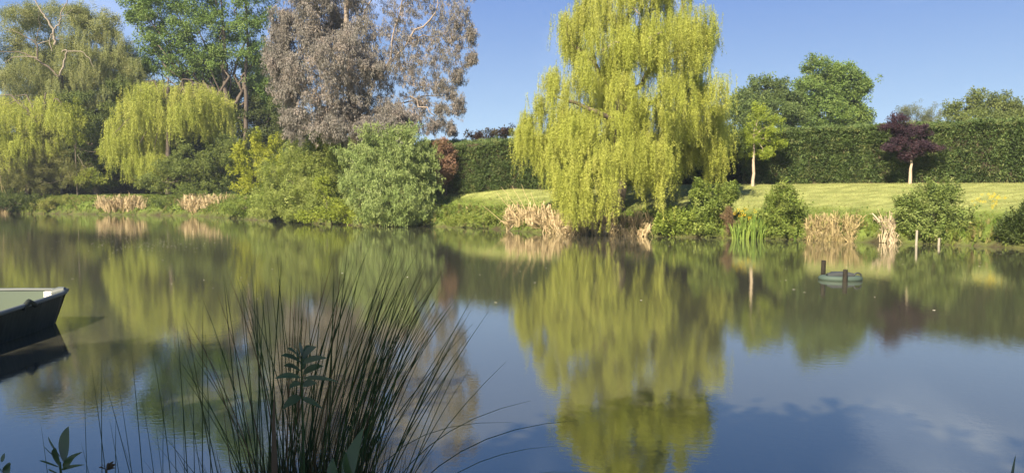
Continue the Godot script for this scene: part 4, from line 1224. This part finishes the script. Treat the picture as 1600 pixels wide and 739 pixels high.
func near_plants() -> void:
	var mats := [paint("rush_green", Color(0.06, 0.09, 0.025), 0.6, 0.25), paint("rush_deep_green", Color(0.045, 0.075, 0.025), 0.6, 0.25), paint("rush_brown", Color(0.15, 0.095, 0.045), 0.8, 0.2), paint("rush_olive", Color(0.085, 0.095, 0.03), 0.7, 0.25)]
	var d := 2.85
	var base := on_ground(455, d)
	var t := thing("rush_clump", "large dark clump of soft rushes in the foreground", "rushes", base)
	for i in 160:
		var tx: float
		var r := rng.randf()
		if r < 0.72:
			tx = rng.randf_range(335, 700)
		elif r < 0.92:
			tx = rng.randf_range(600, 745)
		else:
			tx = rng.randf_range(215, 345)
		var ty := envelope(tx) + absf(rng.randfn()) * 78.0 + rng.randf() * 15.0
		var bx := 455.0 + (tx - 500.0) * 0.33 + rng.randfn() * 28.0
		var bd := d + rng.randfn() * 0.11
		var b := on_ground(bx, bd) - Vector3(0, 0.04, 0)
		var tip := at(tx, minf(ty, 720.0), bd + rng.randfn() * 0.12)
		var k := 0 if absf(tx - bx) < 60 else (1 if rng.randf() < 0.5 else 2)
		place_stem(t, b, tip, k, mats[[0, 0, 1, 1, 3, 2][rng.randi() % 6]] if ty < 560 else mats[rng.randi() % 4])
	for e in [[905, 657, 560, 4], [830, 626, 555, 4], [868, 697, 585, 4], [790, 566, 560, 2], [800, 660, 545, 5], [763, 487, 530, 1], [742, 458, 540, 1], [905, 738, 610, 4], [735, 575, 560, 1], [650, 470, 540, 0], [690, 690, 590, 3], [725, 500, 545, 1]]:
		place_stem(t, on_ground(e[2], d) - Vector3(0, 0.04, 0), at(e[0], e[1], d - 0.1), e[3], mats[e[0] % 2])
	# short dead stuff in the heart of the clump
	fresh()
	for i in 130:
		var off := rng.randfn() * 48
		var b := on_ground(475 + off, d + rng.randfn() * 0.12)
		put(b, upright(rng.randf_range(0.35, 0.72), 0.06).rotated(Vector3(0, 0, 1), -off * 0.0022), tint([Color(0.05, 0.07, 0.022), Color(0.1, 0.08, 0.035), Color(0.2, 0.12, 0.055)]))
	split_many("short_stems", "thatch", 3, leafy("rush_litter", 0.2, 0.8), t)

	# sparse rushes to the left
	base = on_ground(205, 2.9)
	t = thing("rush_clump", "sparse thin rushes left of the large dark rush clump", "rushes", base)
	for e in [[130, 597, 118], [142, 575, 160], [157, 565, 140], [180, 640, 158], [160, 585, 222], [184, 600, 205], [204, 545, 215], [220, 620, 235], [265, 590, 262], [240, 650, 250], [235, 540, 258], [275, 500, 285], [316, 480, 300], [62, 660, 66], [190, 690, 215], [300, 575, 290], [125, 690, 150], [255, 610, 240], [285, 640, 275], [170, 655, 190], [320, 520, 318], [290, 600, 320]]:
		place_stem(t, on_ground(e[2], 2.95) - Vector3(0, 0.04, 0), at(e[0], e[1], 2.9 + rng.randfn() * 0.1), 0 if rng.randf() < 0.6 else 1, mats[rng.randi() % 2])

	var green := leafless("dock_green", Color(0.055, 0.1, 0.025))
	var dark := leafless("herb_green", Color(0.05, 0.085, 0.028))
	# leafy herb with a pointed rosette among the rushes
	base = on_ground(468, 2.6)
	t = thing("leafy_herb", "dark leafy herb with a pointed top rosette among the rushes", "plant", base)
	var top := at(470, 556, 2.55)
	limb("stalk", [base, base.lerp(top, 0.5), top], 0.006, 0.003, dark, t)
	for l in [[470, 556, 470, 538, .035], [468, 560, 448, 545, .022], [472, 560, 494, 542, .022], [470, 566, 438, 556, .024], [472, 568, 512, 560, .022], [469, 562, 458, 540, .025], [471, 562, 484, 540, .025], [470, 580, 442, 572, .022], [470, 590, 428, 592, .022], [472, 592, 530, 598, .018], [472, 585, 505, 572, .024], [470, 600, 450, 608, .02], [472, 604, 496, 600, .024], [471, 575, 462, 556, .03], [471, 578, 480, 556, .03], [470, 620, 440, 640, .03], [472, 625, 505, 640, .03]]:
		var a := at(l[0], l[1], 2.55) - base
		var b := at(l[2], l[3], 2.5 + rng.randfn() * 0.06) - base
		part("leaf", broad_leaf([a, a.lerp(b, 0.5) + Vector3(0, 0.02, 0), b], l[4] * 1.5, Vector3(0.5, -0.4, 0.75).normalized(), 0.8), dark, t)
	# broad dock leaf low on the right of the clump
	base = on_ground(548, 2.5)
	t = thing("dock_plant", "broad upright green dock leaf at the foot of the rushes", "plant", base)
	for l in [[540, 760, 568, 668, .055], [560, 765, 540, 705, .04], [535, 770, 520, 715, .06]]:
		var a := at(l[0], l[1], 2.45) - base
		var b := at(l[2], l[3], 2.42) - base
		part("leaf", broad_leaf([a, a.lerp(b, 0.5) + Vector3(-0.02, 0, 0.03), b], l[4], Vector3(0.9, -0.2, 0.4).normalized(), 0.75), green, t)
	# big leaved seedling bottom left
	base = on_ground(90, 2.6)
	t = thing("broad_leaved_plant", "broad leaved plant with one large oval leaf at lower left", "plant", base)
	top = at(92, 722, 2.6)
	limb("stalk", [base, base.lerp(top, 0.5), top], 0.005, 0.004, dark, t)
	for l in [[97, 722, 106, 666, .06], [92, 720, 66, 696, .03], [93, 715, 74, 682, .028], [92, 730, 60, 720, .03], [96, 728, 128, 706, .022], [94, 735, 132, 726, .02], [90, 728, 86, 700, .05], [98, 735, 115, 715, .03], [90, 740, 75, 735, .03]]:
		var a := at(l[0], l[1], 2.58) - base
		var b := at(l[2], l[3], 2.55) - base
		part("leaf", broad_leaf([a, a.lerp(b, 0.5) + Vector3(0, 0.015, 0.02), b], l[4], Vector3(0.8, -0.3, 0.4).normalized(), 0.8), green, t)
	base = on_ground(5, 2.6)
	t = thing("corner_plant", "small green leaves poking in at the lower left corner", "plant", base)
	top = at(4, 735, 2.6)
	limb("stalk", [base, base.lerp(top, 0.5), top], 0.005, 0.003, dark, t)
	for l in [[2, 735, 16, 724, .02], [4, 745, 14, 722, .04], [0, 722, 6, 708, .02], [3, 738, -10, 724, .03]]:
		var a := at(l[0], l[1], 2.58) - base
		var b := at(l[2], l[3], 2.55) - base
		part("leaf", broad_leaf([a, a.lerp(b, 0.5), b], l[4], Vector3(0.8, -0.3, 0.4).normalized(), 0.8), green, t)
	# dead brown blade in the clump and a dry seed head
	base = on_ground(424, 2.55)
	t = thing("dead_reed_leaf", "single flat brown dead blade standing in the rushes", "dead leaf", base)
	part("blade", broad_leaf([Vector3.ZERO, (at(424, 700, 2.5) - base), at(428, 610, 2.5) - base], 0.03, Vector3(1, 0, 0.2).normalized(), 0.5), paint("dead_blade", Color(0.16, 0.1, 0.06), 0.8), t)
	base = on_ground(165, 2.6)
	t = thing("dry_seed_head", "dry brown seed head at the bottom edge left of the rushes", "seed head", base)
	top = at(165, 735, 2.6)
	limb("stalk", [base, base.lerp(top, 0.5), top], 0.004, 0.003, mats[2], t)
	for k in 7:
		var a := top - base
		var b := at(165 + rng.randf_range(-16, 16), 722 + rng.randf_range(-2, 12), 2.6) - base
		part("bract", broad_leaf([a, a.lerp(b, 0.5) + Vector3(0, 0.01, 0), b], 0.016, Vector3(0.7, -0.3, 0.6).normalized(), 0.8), mats[2], t)
	base = on_ground(1588, 3.0)
	t = thing("reed_shoot", "lone dark reed tip at the lower right corner", "reed", base)
	part("blade", broad_leaf([Vector3.ZERO, at(1582, 735, 3.0) - base, at(1589, 710, 3.0) - base], 0.022, Vector3(1, 0, 0.1), 0.5), dark, t)

func leafless(called: String, c: Color) -> StandardMaterial3D:
	var m := paint(called, c, 0.75, 0.25)
	m.cull_mode = BaseMaterial3D.CULL_DISABLED
	m.backlight_enabled = true
	m.backlight = Color(0.3, 0.3, 0.2).linear_to_srgb()
	return m

# ---------------------------------------------------------------- trees behind the viewer, whose shade lies on the near bank
func trees_behind() -> void:
	var pal := [Color(0.06, 0.09, 0.02), Color(0.1, 0.13, 0.03)]
	var k := 0
	for s in [[-3.8, 2.2, 5.6, 2.6], [-11.2, 4.6, 10.0, 3.2]]:
		var base := Vector3(s[0], ground(s[0], s[1]), s[1])
		var t := thing("near_bank_tree", ["broadleaf tree behind the viewer to the left shading the rushes", "broadleaf tree farther left behind the viewer"][k], "tree", base, "trees behind the viewer")
		k += 1
		var bk := bark("brown_bark", Color(), Color())
		limb("trunk", [base - Vector3(0, 0.2, 0), base + Vector3(0.1, s[2] * 0.4, 0), base + Vector3(0, s[2] * 0.85, 0.1)], 0.28, 0.08, bk, t, 0.06)
		fresh()
		for i in 9:
			var c := base + Vector3(rng.randfn() * s[3] * 0.45, s[2] * rng.randf_range(0.5, 1.0), rng.randfn() * s[3] * 0.4)
			limb("limb", [base + Vector3(0, s[2] * 0.35, 0), c.lerp(base + Vector3(0, s[2] * 0.6, 0), 0.5), c], 0.1, 0.03, bk, t, 0.1)
			crown_blob(c, Vector3.ONE * s[3] * 0.55, 20, 24, 0.7, pal)
		split_many("crown", "broad", 2, leafy("leaf", 0.5), t)
